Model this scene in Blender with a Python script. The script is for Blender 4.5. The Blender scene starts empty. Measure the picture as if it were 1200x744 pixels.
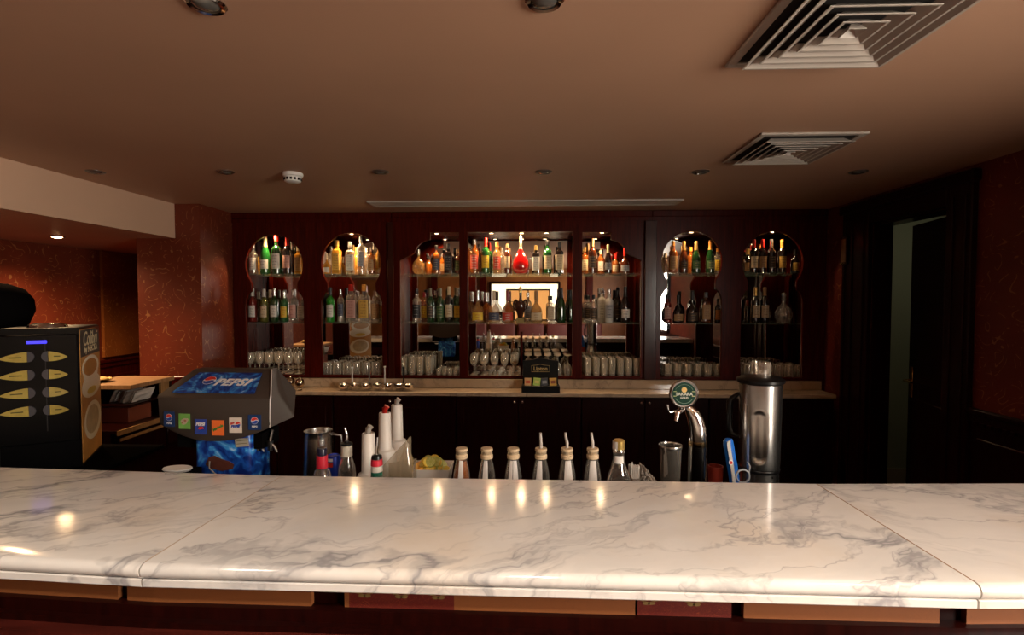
import bpy, bmesh, math, random
from mathutils import Vector, Matrix
R = math.radians
random.seed(7)
col = bpy.context.scene.collection
sc = bpy.context.scene

# ------------------------------------------------------------------ camera
CAMZ = 1.70
F = 600.0
YAW = math.atan(22 / F); PIT = math.atan(21 / F)
fw = Vector((-math.sin(YAW) * math.cos(PIT), math.cos(YAW) * math.cos(PIT), -math.sin(PIT)))
rt = Vector((math.cos(YAW), math.sin(YAW), 0))
up = rt.cross(fw)
cam_d = bpy.data.cameras.new('camera')
cam = bpy.data.objects.new('camera', cam_d); col.objects.link(cam)
cam.location = (0, 0, CAMZ)
m3 = Matrix((rt, up, -fw)).transposed()
cam.rotation_euler = m3.to_euler()
cam_d.sensor_width = 36; cam_d.lens = 36 * F / 1200
cam_d.clip_start = 0.02
sc.camera = cam

def ray(px, py):
    return rt * ((px - 600) / F) + up * ((372 - py) / F) + fw
def P(px, py, Y):
    """point of the room on the plane at depth Y seen at that place of the picture"""
    d = ray(px, py); t = Y / d.y
    return Vector((d.x * t, Y, CAMZ + d.z * t))
def PZ(px, py, z):
    d = ray(px, py); t = (z - CAMZ) / d.z
    return Vector((d.x * t, d.y * t, z))

# ------------------------------------------------------------------ materials
def srgb(r, g, b):
    f = lambda c: c / 12.92 if c <= 0.04045 else ((c + 0.055) / 1.055) ** 2.4
    return (f(r / 255), f(g / 255), f(b / 255), 1)
MATS = {}
def nodes(name):
    m = bpy.data.materials.new(name); m.use_nodes = True
    nt = m.node_tree
    return m, nt, nt.nodes, nt.links, nt.nodes['Principled BSDF']
def mat(name, c, rough=.5, metal=0, alpha=1, emis=None, es=0, coat=0, bump=0, bscale=200, vary=0, spec=None, trans=0):
    if name in MATS: return MATS[name]
    m, nt, N, L, b = nodes(name)
    c = tuple(c) + ((1,) if len(c) == 3 else ())
    b.inputs['Base Color'].default_value = c
    b.inputs['Roughness'].default_value = rough
    b.inputs['Metallic'].default_value = metal
    b.inputs['Alpha'].default_value = alpha
    b.inputs['Coat Weight'].default_value = coat
    b.inputs['Coat Roughness'].default_value = .08
    b.inputs['Transmission Weight'].default_value = trans
    if spec is not None: b.inputs['Specular IOR Level'].default_value = spec
    if emis:
        b.inputs['Emission Color'].default_value = tuple(emis) + ((1,) if len(emis) == 3 else ())
        b.inputs['Emission Strength'].default_value = es
    tc = N.new('ShaderNodeTexCoord')
    n = N.new('ShaderNodeTexNoise'); n.inputs['Scale'].default_value = bscale; n.inputs['Detail'].default_value = 3
    L.new(tc.outputs['Object'], n.inputs['Vector'])
    if vary:
        mx = N.new('ShaderNodeMix'); mx.data_type = 'RGBA'
        mx.inputs[6].default_value = tuple(x * (1 - vary) for x in c[:3]) + (1,)
        mx.inputs[7].default_value = tuple(min(1, x * (1 + vary)) for x in c[:3]) + (1,)
        L.new(n.outputs['Fac'], mx.inputs[0]); L.new(mx.outputs[2], b.inputs['Base Color'])
    if bump:
        bp = N.new('ShaderNodeBump'); bp.inputs['Strength'].default_value = bump; bp.inputs['Distance'].default_value = .002
        L.new(n.outputs['Fac'], bp.inputs['Height']); L.new(bp.outputs[0], b.inputs['Normal'])
    MATS[name] = m
    return m
def ramp(N, stops):
    r = N.new('ShaderNodeValToRGB'); e = r.color_ramp.elements
    while len(e) < len(stops): e.new(.5)
    for i, (p, c) in enumerate(stops):
        e[i].position = p; e[i].color = c if len(c) == 4 else tuple(c) + (1,)
    return r
def mixc(N, L, fac, a, b, mode='MIX'):
    mx = N.new('ShaderNodeMix'); mx.data_type = 'RGBA'; mx.blend_type = mode
    for i, v in ((0, fac), (6, a), (7, b)):
        if isinstance(v, (int, float)): mx.inputs[i].default_value = v
        elif isinstance(v, tuple): mx.inputs[i].default_value = v if len(v) == 4 else v + (1,)
        else: L.new(v, mx.inputs[i])
    return mx.outputs[2]
def math_(N, L, op, a, b=None, clamp=False):
    n = N.new('ShaderNodeMath'); n.operation = op; n.use_clamp = clamp
    for i, v in enumerate((a, b)):
        if v is None: continue
        if isinstance(v, (int, float)): n.inputs[i].default_value = v
        else: L.new(v, n.inputs[i])
    return n.outputs[0]
def noise(N, L, vec, scale, detail=4, dist=0, rough=.5):
    n = N.new('ShaderNodeTexNoise')
    n.inputs['Scale'].default_value = scale; n.inputs['Detail'].default_value = detail
    n.inputs['Distortion'].default_value = dist; n.inputs['Roughness'].default_value = rough
    L.new(vec, n.inputs['Vector']); return n
def mapping(N, L, scale=(1, 1, 1), rot=(0, 0, 0), loc=(0, 0, 0), out='Object'):
    tc = N.new('ShaderNodeTexCoord'); mp = N.new('ShaderNodeMapping')
    mp.inputs['Scale'].default_value = scale; mp.inputs['Rotation'].default_value = rot; mp.inputs['Location'].default_value = loc
    L.new(tc.outputs[out], mp.inputs['Vector']); return mp.outputs[0]

def wallpaper(name, base, fleck, dens=.52):
    m, nt, N, L, b = nodes(name)
    v = mapping(N, L)
    n1 = noise(N, L, v, 11, 0, .3).outputs['Fac']
    d = math_(N, L, 'ABSOLUTE', math_(N, L, 'SUBTRACT', math_(N, L, 'FRACT', math_(N, L, 'MULTIPLY', n1, 5)), .5))
    line = math_(N, L, 'LESS_THAN', d, .06)
    n2 = noise(N, L, v, 21, 1).outputs['Fac']
    patch = ramp(N, [(dens, (0, 0, 0)), (dens + .05, (1, 1, 1))]); L.new(n2, patch.inputs[0])
    msk = math_(N, L, 'MULTIPLY', line, patch.outputs[0])
    msk = math_(N, L, 'MULTIPLY', msk, .55)
    big = noise(N, L, v, 2.2, 4)
    r = ramp(N, [(.3, tuple(x * .72 for x in base)), (.7, tuple(x * 1.25 for x in base))]); L.new(big.outputs['Fac'], r.inputs[0])
    c = mixc(N, L, msk, r.outputs[0], fleck)
    L.new(c, b.inputs['Base Color']); b.inputs['Roughness'].default_value = .42; b.inputs['Specular IOR Level'].default_value = .3
    bp = N.new('ShaderNodeBump'); bp.inputs['Strength'].default_value = .25; bp.inputs['Distance'].default_value = .004
    L.new(msk, bp.inputs['Height']); L.new(bp.outputs[0], b.inputs['Normal'])
    return m
M_RED = wallpaper('red fleck wallpaper', (.135, .024, .010), (.36, .17, .065), .50)
M_DKRED = wallpaper('deep red fleck wallpaper', (.13, .018, .011), (.36, .15, .06), .50)
M_TAN = wallpaper('amber fleck wallpaper', (.27, .085, .018), (.55, .30, .10), .50)
M_BACK = wallpaper('apricot wallpaper', (.24, .085, .020), (.32, .15, .05), .53)

def wood(name, a, bcol, rough=.3, sc_=(1, 1, 1), scale=6, coat=.3):
    m, nt, N, L, b = nodes(name)
    v = mapping(N, L, scale=(sc_[0] * 9, sc_[1] * 9, sc_[2] * .7))
    n = noise(N, L, v, scale, 6, .6)
    r = ramp(N, [(.3, a), (.72, bcol)]); L.new(n.outputs['Fac'], r.inputs[0])
    L.new(r.outputs[0], b.inputs['Base Color'])
    b.inputs['Roughness'].default_value = rough; b.inputs['Coat Weight'].default_value = coat
    b.inputs['Coat Roughness'].default_value = .12; b.inputs['Specular IOR Level'].default_value = .13
    return m
M_MAHOG = wood('mahogany', (.034, .0028, .0010), (.078, .0056, .0020), .27, coat=0)
M_MAHOGS = wood('polished mahogany', (.024, .004, .002), (.055, .009, .004), .30, coat=.35)
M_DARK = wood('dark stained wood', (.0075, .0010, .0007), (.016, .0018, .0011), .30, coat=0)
M_RAIL = wood('polished bar rail wood', (.030, .005, .0035), (.075, .012, .008), .2, sc_=(.08, 1, 14), coat=.6)
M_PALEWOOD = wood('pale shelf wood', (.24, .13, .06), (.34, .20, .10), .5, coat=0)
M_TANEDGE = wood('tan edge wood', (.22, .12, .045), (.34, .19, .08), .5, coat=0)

def paint(name, c):
    m, nt, N, L, b = nodes(name)
    v = mapping(N, L)
    n = noise(N, L, v, 1.3, 3); r = ramp(N, [(.3, tuple(x * .9 for x in c)), (.7, c)])
    L.new(n.outputs['Fac'], r.inputs[0]); L.new(r.outputs[0], b.inputs['Base Color'])
    b.inputs['Roughness'].default_value = .55
    v2 = mapping(N, L, scale=(30, 420, 30)); n2 = noise(N, L, v2, 1.5, 2)
    bp = N.new('ShaderNodeBump'); bp.inputs['Strength'].default_value = .12; bp.inputs['Distance'].default_value = .002
    L.new(n2.outputs['Fac'], bp.inputs['Height']); L.new(bp.outputs[0], b.inputs['Normal'])
    return m
M_CEIL = paint('salmon ceiling paint', (.49, .285, .18))
M_FASC = paint('salmon fascia paint in lit tone', (.70, .46, .31))  # ceiling paint made lighter; the light on the fascia is painted in
M_FLOOR = mat('dark red floor tile', (.09, .03, .02), .4, vary=.3, bscale=6)

def marble(name, off=(0, 0, 0), base=(.73, .69, .64), rot=.55):
    m, nt, N, L, b = nodes(name)
    v = mapping(N, L, rot=(0, 0, -rot), loc=off)
    wob = noise(N, L, v, 2.2, 5, 0, .6)
    va = N.new('ShaderNodeVectorMath'); va.operation = 'MULTIPLY_ADD'
    L.new(wob.outputs['Color'], va.inputs[0]); va.inputs[1].default_value = (.34, .34, .34); L.new(v, va.inputs[2])
    st = N.new('ShaderNodeMapping'); st.inputs['Scale'].default_value = (.75, 2.7, 1); L.new(va.outputs[0], st.inputs['Vector'])
    out = None
    def vein(scale, width, detail=5):
        n = noise(N, L, st.outputs[0], scale, detail, .25, .55).outputs['Fac']
        d = math_(N, L, 'ABSOLUTE', math_(N, L, 'SUBTRACT', n, .5))
        r = ramp(N, [(0, (1, 1, 1)), (width * .35, (.45, .45, .45)), (width, (0, 0, 0))]); r.color_ramp.interpolation = 'EASE'
        L.new(d, r.inputs[0]); return r.outputs[0]
    m1 = ramp(N, [(.36, (0, 0, 0)), (.62, (1, 1, 1))]); L.new(noise(N, L, v, 1.7, 2).outputs['Fac'], m1.inputs[0])
    m2 = ramp(N, [(.34, (.25, .25, .25)), (.62, (1, 1, 1))]); L.new(noise(N, L, v, 3.1, 2).outputs['Fac'], m2.inputs[0])
    v1 = math_(N, L, 'MULTIPLY', vein(1.15, .036), m1.outputs[0])
    v2 = math_(N, L, 'MULTIPLY', vein(2.9, .030), m2.outputs[0])
    cl = ramp(N, [(.35, (0, 0, 0)), (.75, (1, 1, 1))]); L.new(noise(N, L, st.outputs[0], 1.6, 6, .2, .6).outputs['Fac'], cl.inputs[0])
    warm = ramp(N, [(.50, (0, 0, 0)), (.72, (1, 1, 1))]); L.new(noise(N, L, v, 3.3, 4).outputs['Fac'], warm.inputs[0])
    c = mixc(N, L, math_(N, L, 'MULTIPLY', cl.outputs[0], .62), base, tuple(x * y for x, y in zip(base, (.66, .69, .74))))
    c = mixc(N, L, math_(N, L, 'MULTIPLY', warm.outputs[0], .42), c, (base[0] * .88, base[1] * .74, base[2] * .58))
    c = mixc(N, L, math_(N, L, 'MULTIPLY', v2, .66), c, (base[0] * .36, base[1] * .36, base[2] * .40))
    c = mixc(N, L, math_(N, L, 'MULTIPLY', v1, .78), c, (base[0] * .27, base[1] * .28, base[2] * .33))
    L.new(c, b.inputs['Base Color'])
    b.inputs['Roughness'].default_value = .11; b.inputs['Specular IOR Level'].default_value = .5
    return m
M_MARB = [marble('white veined marble', (3.1, 5.2, 0)), marble('white veined marble centre', (8.3, 1.4, 0), rot=.5), marble('white veined marble end', (1.7, 9.9, 0), rot=-.3)]
M_MARB2 = marble('back counter marble', (5, 3, 1), (.50, .38, .26))

M_MIRROR = mat('mirror silver', (.86, .85, .82), .015, 1)
M_CHROME = mat('chrome', (.82, .80, .78), .11, 1)
M_STEEL = mat('brushed steel', (.55, .53, .50), .26, 1)
M_DSTEEL = mat('dull steel', (.30, .28, .26), .32, 1)
M_BLACK = mat('black plastic', (.005, .005, .0055), .3, spec=.3)
M_BLACKM = mat('matt black', (.004, .0035, .0035), .95, spec=0)
M_WHITE = mat('white plastic', (.72, .70, .66), .4)
M_GRILLE = mat('off white metal grille', (.42, .365, .31), .45)
M_DUCT_SHADE = mat('duct shade', (.02, .016, .014), .8)  # dark colour standing in for the shade inside the ducts
M_GOLDM = mat('gold metal', (.75, .50, .18), .22, 1)
M_SHELF = mat('shelf glass', (.30, .42, .33), .05, alpha=.22, spec=.8)
def glassy(name, tint, lo=.10, hi=.8, dif=.25, rough=.06):
    """thin clear glass: see-through face on, bright at grazing edges"""
    m, nt, N, L, b = nodes(name); N.remove(b)
    out = [n for n in N if n.type == 'OUTPUT_MATERIAL'][0]
    lw = N.new('ShaderNodeLayerWeight'); lw.inputs['Blend'].default_value = .45
    v = mapping(N, L); ns = noise(N, L, v, 60, 2)
    mr = N.new('ShaderNodeMapRange'); L.new(lw.outputs['Facing'], mr.inputs[0]); mr.inputs[3].default_value = lo; mr.inputs[4].default_value = hi
    tr = N.new('ShaderNodeBsdfTransparent'); tr.inputs[0].default_value = tuple(.75 + .25 * c for c in tint) + (1,)
    g = N.new('ShaderNodeBsdfGlossy'); g.inputs[0].default_value = (1, .97, .92, 1); g.inputs[1].default_value = rough
    bp = N.new('ShaderNodeBump'); bp.inputs['Strength'].default_value = .15; bp.inputs['Distance'].default_value = .002
    L.new(ns.outputs['Fac'], bp.inputs['Height']); L.new(bp.outputs[0], g.inputs['Normal'])
    d = N.new('ShaderNodeBsdfDiffuse'); d.inputs[0].default_value = tuple(tint) + (1,)  # pale diffuse colour mixed in to imitate sparkle on the glass
    m1 = N.new('ShaderNodeMixShader'); m1.inputs[0].default_value = dif; L.new(g.outputs[0], m1.inputs[1]); L.new(d.outputs[0], m1.inputs[2])
    m2 = N.new('ShaderNodeMixShader'); L.new(mr.outputs[0], m2.inputs[0]); L.new(tr.outputs[0], m2.inputs[1]); L.new(m1.outputs[0], m2.inputs[2])
    L.new(m2.outputs[0], out.inputs[0]); MATS[name] = m; return m
M_CORK = mat('pale cork', (.62, .46, .28), .7, vary=.2)

# ------------------------------------------------------------------ mesh helpers
def box(bm, c, s, rotz=0, bev=0, seg=1, rot=None):
    r = bmesh.ops.create_cube(bm, size=1)
    vs = r['verts']
    M = Matrix.Translation(c) @ (rot if rot is not None else Matrix.Rotation(rotz, 4, 'Z')) @ Matrix.Diagonal((s[0], s[1], s[2], 1))
    bmesh.ops.transform(bm, matrix=M, verts=vs)
    if bev:
        es = {e for v in vs for e in v.link_edges}
        bmesh.ops.bevel(bm, geom=list(es), offset=bev, segments=seg, affect='EDGES', profile=.5)
def bb(bm, x0, x1, y0, y1, z0, z1, **k):
    box(bm, ((x0 + x1) / 2, (y0 + y1) / 2, (z0 + z1) / 2), (abs(x1 - x0), abs(y1 - y0), abs(z1 - z0)), **k)
def lathe(bm, prof, seg=20, n=2.0, sy=1.0, M=None, a0=0, a1=2 * math.pi, close=True):
    full = abs(a1 - a0) > 6.28
    cnt = seg if full else seg + 1
    rings = []
    for (r, z) in prof:
        ring = []
        for i in range(cnt):
            a = a0 + (a1 - a0) * i / seg
            ca, sa = math.cos(a), math.sin(a)
            if n != 2:
                k = (abs(ca) ** n + abs(sa) ** n) ** (-1 / n)
                x, y = ca * k, sa * k
            else: x, y = ca, sa
            co = Vector((x * r, y * r * sy, z))
            if M is not None: co = M @ co
            ring.append(bm.verts.new(co))
        rings.append(ring)
    for a, b in zip(rings, rings[1:]):
        for i in range(cnt if full else cnt - 1):
            j = (i + 1) % cnt
            bm.faces.new((a[i], a[j], b[j], b[i]))
    if full and close:
        if prof[0][0] > 1e-5: bm.faces.new(list(reversed(rings[0])))
        if prof[-1][0] > 1e-5: bm.faces.new(rings[-1])
def tube(bm, pts, r, seg=10, cap=True):
    pts = [Vector(p) for p in pts]; rs = r if isinstance(r, (list, tuple)) else [r] * len(pts)
    prev = None; rings = []
    for i, p in enumerate(pts):
        d = (pts[min(i + 1, len(pts) - 1)] - pts[max(i - 1, 0)]).normalized()
        if prev is None:
            u = d.orthogonal().normalized()
        else:
            u = (prev - d * prev.dot(d)).normalized()
        prev = u; w = d.cross(u)
        rings.append([bm.verts.new(p + (u * math.cos(2 * math.pi * k / seg) + w * math.sin(2 * math.pi * k / seg)) * rs[i]) for k in range(seg)])
    for a, b in zip(rings, rings[1:]):
        for i in range(seg):
            j = (i + 1) % seg; bm.faces.new((a[i], a[j], b[j], b[i]))
    if cap:
        bm.faces.new(list(reversed(rings[0]))); bm.faces.new(rings[-1])
def plate(bm, pts, t=.002, y=0):
    """flat outline in the XZ plane facing -Y, thickness t"""
    f = [bm.verts.new((p[0], y - t, p[1])) for p in pts]; g = [bm.verts.new((p[0], y, p[1])) for p in pts]
    bm.faces.new(f); bm.faces.new(list(reversed(g)))
    n = len(pts)
    for i in range(n):
        j = (i + 1) % n; bm.faces.new((g[i], g[j], f[j], f[i]))
def ell(cx, cz, rx, rz, n=24, a0=0, a1=360):
    return [(cx + rx * math.cos(R(a0 + (a1 - a0) * i / n)), cz + rz * math.sin(R(a0 + (a1 - a0) * i / n))) for i in range(n + (0 if a1 - a0 >= 360 else 1))]
def rect(x0, x1, z0, z1): return [(x0, z0), (x1, z0), (x1, z1), (x0, z1)]
def tomesh(name, bm, smooth=True):
    bmesh.ops.recalc_face_normals(bm, faces=bm.faces[:])
    me = bpy.data.meshes.new(name); bm.to_mesh(me); bm.free()
    if smooth:
        for p in me.polygons: p.use_smooth = True
        try: me.set_sharp_from_angle(angle=R(38))
        except Exception: pass
    return me
def link(name, me, m, parent=None, loc=None, rot=None, scale=None):
    o = bpy.data.objects.new(name, me); col.objects.link(o)
    if m is not None:
        if len(me.materials) == 0: me.materials.append(m)
        if me.materials[0] is not m:
            o.material_slots[0].link = 'OBJECT'; o.material_slots[0].material = m
    if parent is not None: o.parent = parent
    if loc is not None: o.location = loc
    if rot is not None: o.rotation_euler = rot
    if scale is not None: o.scale = (scale,) * 3 if isinstance(scale, (int, float)) else scale
    return o
def obj(name, bm, m, parent=None, loc=None, rot=None, smooth=True):
    return link(name, tomesh(name, bm, smooth), m, parent, loc, rot)
def B(): return bmesh.new()
def tag(o, label=None, cat=None, group=None, kind=None):
    if label: o['label'] = label
    if cat: o['category'] = cat
    if group: o['group'] = group
    if kind: o['kind'] = kind
    return o
def thing(name, label, cat, loc=(0, 0, 0), rotz=0, group=None):
    o = bpy.data.objects.new(name, None); col.objects.link(o)
    o.location = loc; o.rotation_euler = (0, 0, rotz); o.empty_display_size = .05
    return tag(o, label, cat, group)
def struct(name, bm, m, parent=None, label=None):
    o = obj(name, bm, m, parent, smooth=False)
    if parent is None: o['kind'] = 'structure'
    if label: o['label'] = label
    return o
def text(name, s, size, m, parent=None, loc=(0, 0, 0), rot=(R(90), 0, 0), bold=0, shear=0, ext=.0006, sx=1, spacing=1):
    c = bpy.data.curves.new('tmp', 'FONT'); c.body = s; c.size = size; c.align_x = 'CENTER'; c.align_y = 'CENTER'
    c.offset = bold; c.shear = shear; c.extrude = ext; c.space_character = spacing; c.resolution_u = 3
    o = bpy.data.objects.new('tmp', c); col.objects.link(o)
    dg = bpy.context.evaluated_depsgraph_get(); dg.update()
    me = bpy.data.meshes.new_from_object(o.evaluated_get(dg))
    bpy.data.objects.remove(o); bpy.data.curves.remove(c)
    me.name = name
    q = link(name, me, None, parent, loc, rot, (sx, 1, 1))
    me.materials.clear(); me.materials.append(m)
    return q
def holed(name, outer, holes, thick, m, parent, y, bev=.003):
    """a board in the XZ plane with shaped openings cut through it"""
    c = bpy.data.curves.new('tmp', 'CURVE'); c.dimensions = '2D'; c.fill_mode = 'BOTH'; c.extrude = thick / 2 - bev; c.bevel_depth = bev; c.bevel_resolution = 1; c.offset = -bev
    for poly in [outer] + holes:
        s = c.splines.new('POLY'); s.points.add(len(poly) - 1)
        for i, p in enumerate(poly): s.points[i].co = (p[0], p[1], 0, 1)
        s.use_cyclic_u = True
    o = bpy.data.objects.new('tmp', c); col.objects.link(o)
    dg = bpy.context.evaluated_depsgraph_get(); dg.update()
    me = bpy.data.meshes.new_from_object(o.evaluated_get(dg))
    bpy.data.objects.remove(o); bpy.data.curves.remove(c)
    me.name = name; me.transform(Matrix.Rotation(R(90), 4, 'X'))
    me.materials.clear(); me.materials.append(m)
    q = link(name, me, m, parent, (0, y, 0))
    return q
# ------------------------------------------------------------------ room shell
CZ = 2.46; LZ = 2.19; XR = 2.5; YB = 4.45; YM = 4.78; XL = -2.63
b = B(); bb(b, -4.5, 4.4, -3.2, 5.7, -.1, 0); struct('floor', b, M_FLOOR)
b = B(); bb(b, -2.84, 4.4, -3.2, 5.7, CZ, CZ + .1); struct('ceiling', b, M_CEIL)
b = B(); bb(b, -4.5, -2.84, -3.2, 5.7, LZ, CZ + .1); o = struct('ceiling_lowered', b, M_CEIL, label='lowered salmon painted ceiling strip')
b = B(); bb(b, -2.84, -2.832, -3.0, 3.998, LZ - .001, CZ); struct('trim_7', b, M_FASC, label='tall salmon fascia of the lowered ceiling, light painted into its tone')
b = B(); bb(b, -4.5, -4.3, -3.2, 5.7, 0, LZ); struct('wall_left', b, M_RED)
b = B(); bb(b, -4.3, -4.27, 4.97, 5.5, 1.12, LZ); struct('trim_1', b, M_TAN, label='amber wallpapered pilaster strip on the far wall')
b = B(); bb(b, -4.3, -3.15, 5.5, 5.7, 0, LZ); struct('wall_far', b, M_RED)
b = B(); bb(b, -3.15, XL, 4.0, 5.0, 0, CZ); struct('wall_pillar', b, M_RED, label='red wallpapered pillar beside the mahogany shelving')
b = B(); bb(b, XL, XR, 4.83, 5.0, 0, CZ); struct('wall_rear', b, M_DARK)
b = B()
bb(b, XR, XR + .12, -3.2, 3.15, 0, CZ); bb(b, XR, XR + .12, 3.85, 5.0, 0, CZ); bb(b, XR, XR + .12, 3.15, 3.85, 2.25, CZ)
struct('wall_right', b, M_DKRED)
b = B(); bb(b, -4.5, XR + .12, -3.2, -3.0, 0, CZ); struct('wall_back', b, M_BACK)
# wainscot + chair rails
def rail_x(bm, x, s, y0, y1, z=1.09):   # rail on a wall facing +-X
    bb(bm, x, x + s * .015, y0, y1, 0, z); bb(bm, x, x + s * .035, y0, y1, z - .03, z, bev=.006); bb(bm, x, x + s * .025, y0, y1, z - .07, z - .03)
    k = int((y1 - y0) / .4)
    for i in range(k):
        a = y0 + (y1 - y0) * i / k
        bb(bm, x, x + s * .024, a + .05, a + (y1 - y0) / k - .05, .2, z - .16, bev=.004)
b = B(); rail_x(b, -4.3, 1, 2.0, 5.5); struct('trim_2', b, M_MAHOG, label='dark wood wainscot and chair rail on the far left wall')
b = B(); bb(b, -3.17, XL, 3.985, 4.0, 0, 1.09); bb(b, -3.19, XL + .03, 3.955, 4.0, 1.06, 1.09, bev=.006); bb(b, -3.17, XL, 3.97, 4.0, 1.02, 1.06)
struct('trim_3', b, M_MAHOG, label='dark wood chair rail across the red pillar')
b = B(); rail_x(b, XR, -1, 1.9, 2.97); rail_x(b, XR, -1, .3, .95)
for i in range(23):  # carved dentil row under the rail
    bb(b, XR - .03, XR - .015, 1.92 + i * .045, 1.945 + i * .045, 1.0, 1.02)
struct('trim_4', b, M_DARK, label='dark wood wainscot with carved chair rail')
# door
b = B()
bb(b, XR - .04, XR, 2.97, 3.15, 0, 2.42, bev=.006); bb(b, XR - .04, XR, 3.85, 4.16, 0, 2.42, bev=.006); bb(b, XR - .04, XR, 3.15, 3.85, 2.25, 2.42, bev=.006)
bb(b, XR - .06, XR, 2.95, 4.18, 2.36, 2.43, bev=.008)
for y in (3.0, 3.09, 3.89, 4.02, 4.11): bb(b, XR - .05, XR, y, y + .025, .0, 2.3, bev=.004)
bb(b, XR, XR + .13, 3.15, 3.165, 0, 2.25); bb(b, XR, XR + .13, 3.835, 3.85, 0, 2.25); bb(b, XR, XR + .13, 3.165, 3.835, 2.235, 2.25)
struct('trim_5', b, M_DARK, label='dark fluted door casing')
dr = bpy.data.objects.new('door_1', None); col.objects.link(dr); dr['kind'] = 'structure'; dr['label'] = 'dark panelled door standing ajar'
dr.location = (XR + .10, 3.17, 0); dr.rotation_euler = (0, 0, -R(13))
b = B(); bb(b, 0, .04, 0, .66, .01, 2.23, bev=.003)
for (z0, z1) in ((.18, 1.0), (1.12, 2.08)):
    bb(b, -.008, .0, .1, .56, z0, z1, bev=.003)
obj('door_leaf', b, M_DARK, dr)
b = B(); bb(b, -.008, -.001, .585, .625, 1.0, 1.22, bev=.002); tube(b, [(-.008, .605, 1.12), (-.05, .605, 1.12), (-.055, .59, 1.12), (-.055, .49, 1.12)], .009)
obj('door_handle', b, M_GOLDM, dr)
# corridor beyond
b = B(); M_GREENW = mat('pale green corridor paint', (.42, .46, .33), .6, vary=.05, bscale=3)
bb(b, XR + .12, 4.3, 4.85, 5.0, 0, CZ); struct('wall_corridor', b, M_GREENW, label='pale green corridor wall beyond the door')
b = B(); bb(b, 4.2, 4.35, 2.0, 5.0, 0, CZ); bb(b, XR + .12, 4.3, 1.9, 2.0, 0, CZ); struct('wall_corridor_side', b, M_GREENW)
b = B(); bb(b, XR + .12, 4.2, 4.835, 4.85, 0, .13); struct('baseboard_corridor', b, mat('cream baseboard', (.5, .44, .32), .5))
# small framed picture on the door casing
t = thing('picture_frame', 'tiny dark framed picture hung beside the dark door', 'picture', (XR - .052, 4.1, 1.97), 0)
b = B(); bb(b, -.012, 0, -.04, .04, 0, .22, bev=.002); obj('frame', b, M_DARK, t)
b = B(); bb(b, -.014, -.011, -.028, .028, .02, .2); obj('picture', b, mat('brown print', (.20, .09, .03), .4, vary=.6, bscale=30), t)
b = B(); bb(b, -.016, -.011, -.034, .034, .008, .014); obj('metal_strip', b, M_CHROME, t)

# wall behind the camera: windows that light the room
def window(name, loc, rotz, w, h, pane_m, frame_m, label, inner=None):
    o = bpy.data.objects.new(name, None); col.objects.link(o); o['kind'] = 'structure'; o['label'] = label
    o.location = loc; o.rotation_euler = (0, 0, rotz)
    b = B()
    for (x0, x1, z0, z1) in ((-w / 2 - .06, -w / 2, -.06, h + .06), (w / 2, w / 2 + .06, -.06, h + .06), (-w / 2, w / 2, -.06, 0), (-w / 2, w / 2, h, h + .06)):
        bb(b, x0, x1, -.05, .0, z0, z1, bev=.005)
    obj('window_frame', b, frame_m, o)
    b = B(); bb(b, -w / 2, w / 2, -.012, -.002, 0, h); obj('window_pane', b, pane_m, o)
    if inner: inner(o)
    return o
M_PANE1 = mat('bright lobby glass', (.8, .75, .6), .3, emis=(1, .84, .58), es=1.5)
M_PANE2 = mat('daylight window glass', (.8, .8, .8), .3, emis=(1, .90, .78), es=31)
def inner(o):
    b = B()
    bb(b, -.62, .45, -.03, -.013, 0, .72); M_OR = mat('lit orange panel', (.6, .3, .1), .4, emis=(1, .45, .12), es=.45)
    obj('window_panel', b, M_OR, o)
    b = B()
    for x in (-.62, -.1, .43): bb(b, x, x + .025, -.045, -.03, 0, .74)
    bb(b, -.62, .455, -.045, -.03, .70, .74); bb(b, -.1, .43, -.045, -.03, .42, .44)
    obj('window_bar', b, M_DARK, o)
window('window_1', (-.15, -3.0, 1.22), math.pi, 1.62, .86, M_PANE1, M_DARK, 'bright window into the lobby behind the bar seats', inner)
window('window_2', (XR, -.38, 1.14), -R(90), 1.2, 1.05, M_PANE2, M_DARK, 'bright daylight window')
# dark posts on the back wall
b = B()
for x in (-2.45, -1.25, 1.35): bb(b, x, x + .16, -3.0, -2.93, 0, CZ, bev=.006)
struct('trim_6', b, M_MAHOG, label='mahogany posts on the wall behind the seats')

# ------------------------------------------------------------------ ceiling fittings
def downlight(px, py, z, lit=0, near=False, label=''):
    p = PZ(px, py, z)
    t = thing('downlight', label, 'ceiling light', (p.x, p.y, z), 0, 'recessed ceiling downlights')
    b = B(); lathe(b, [(.036, -.001), (.036, -.006), (.044, -.008), (.050, -.003), (.050, 0)], 28, close=False); obj('trim_ring', b, M_DSTEEL if not near else M_CHROME, t)
    b = B(); lathe(b, [(.036, -.001), (.030, -.006), (.018, -.012), (0, -.014)], 24, close=False)
    m = mat('lit lamp glass', (1, .8, .5), .3, emis=(1, .62, .28), es=60) if lit else mat('unlit lamp glass', (.20, .19, .17), .12, .6)
    obj('lamp_lens', b, m, t)
    if lit:
        l = bpy.data.lights.new('lamp', 'SPOT'); l.energy = lit; l.color = (1, .62, .32); l.spot_size = R(155); l.spot_blend = .8; l.shadow_soft_size = .03
        lo = bpy.data.objects.new('lamp_light', l); col.objects.link(lo); lo.parent = t; lo.location = (0, 0, -.02)
    return t
dn = {112: 'beside the pale ceiling fascia', 264: 'between the fascia and the smoke detector', 446: 'just behind the smoke detector, toward the slot diffuser',
      637: 'centred over the long slot diffuser', 821: 'between slot diffuser and the small square vent', 1006: 'beyond the small square vent near the dark door'}
for px, w in dn.items():
    downlight(px, 201, CZ, label='small unlit recessed downlight ' + w)
downlight(241, 4, CZ, near=True, label='large near domed downlight cut by the top edge, over the soda dispenser side')
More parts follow.
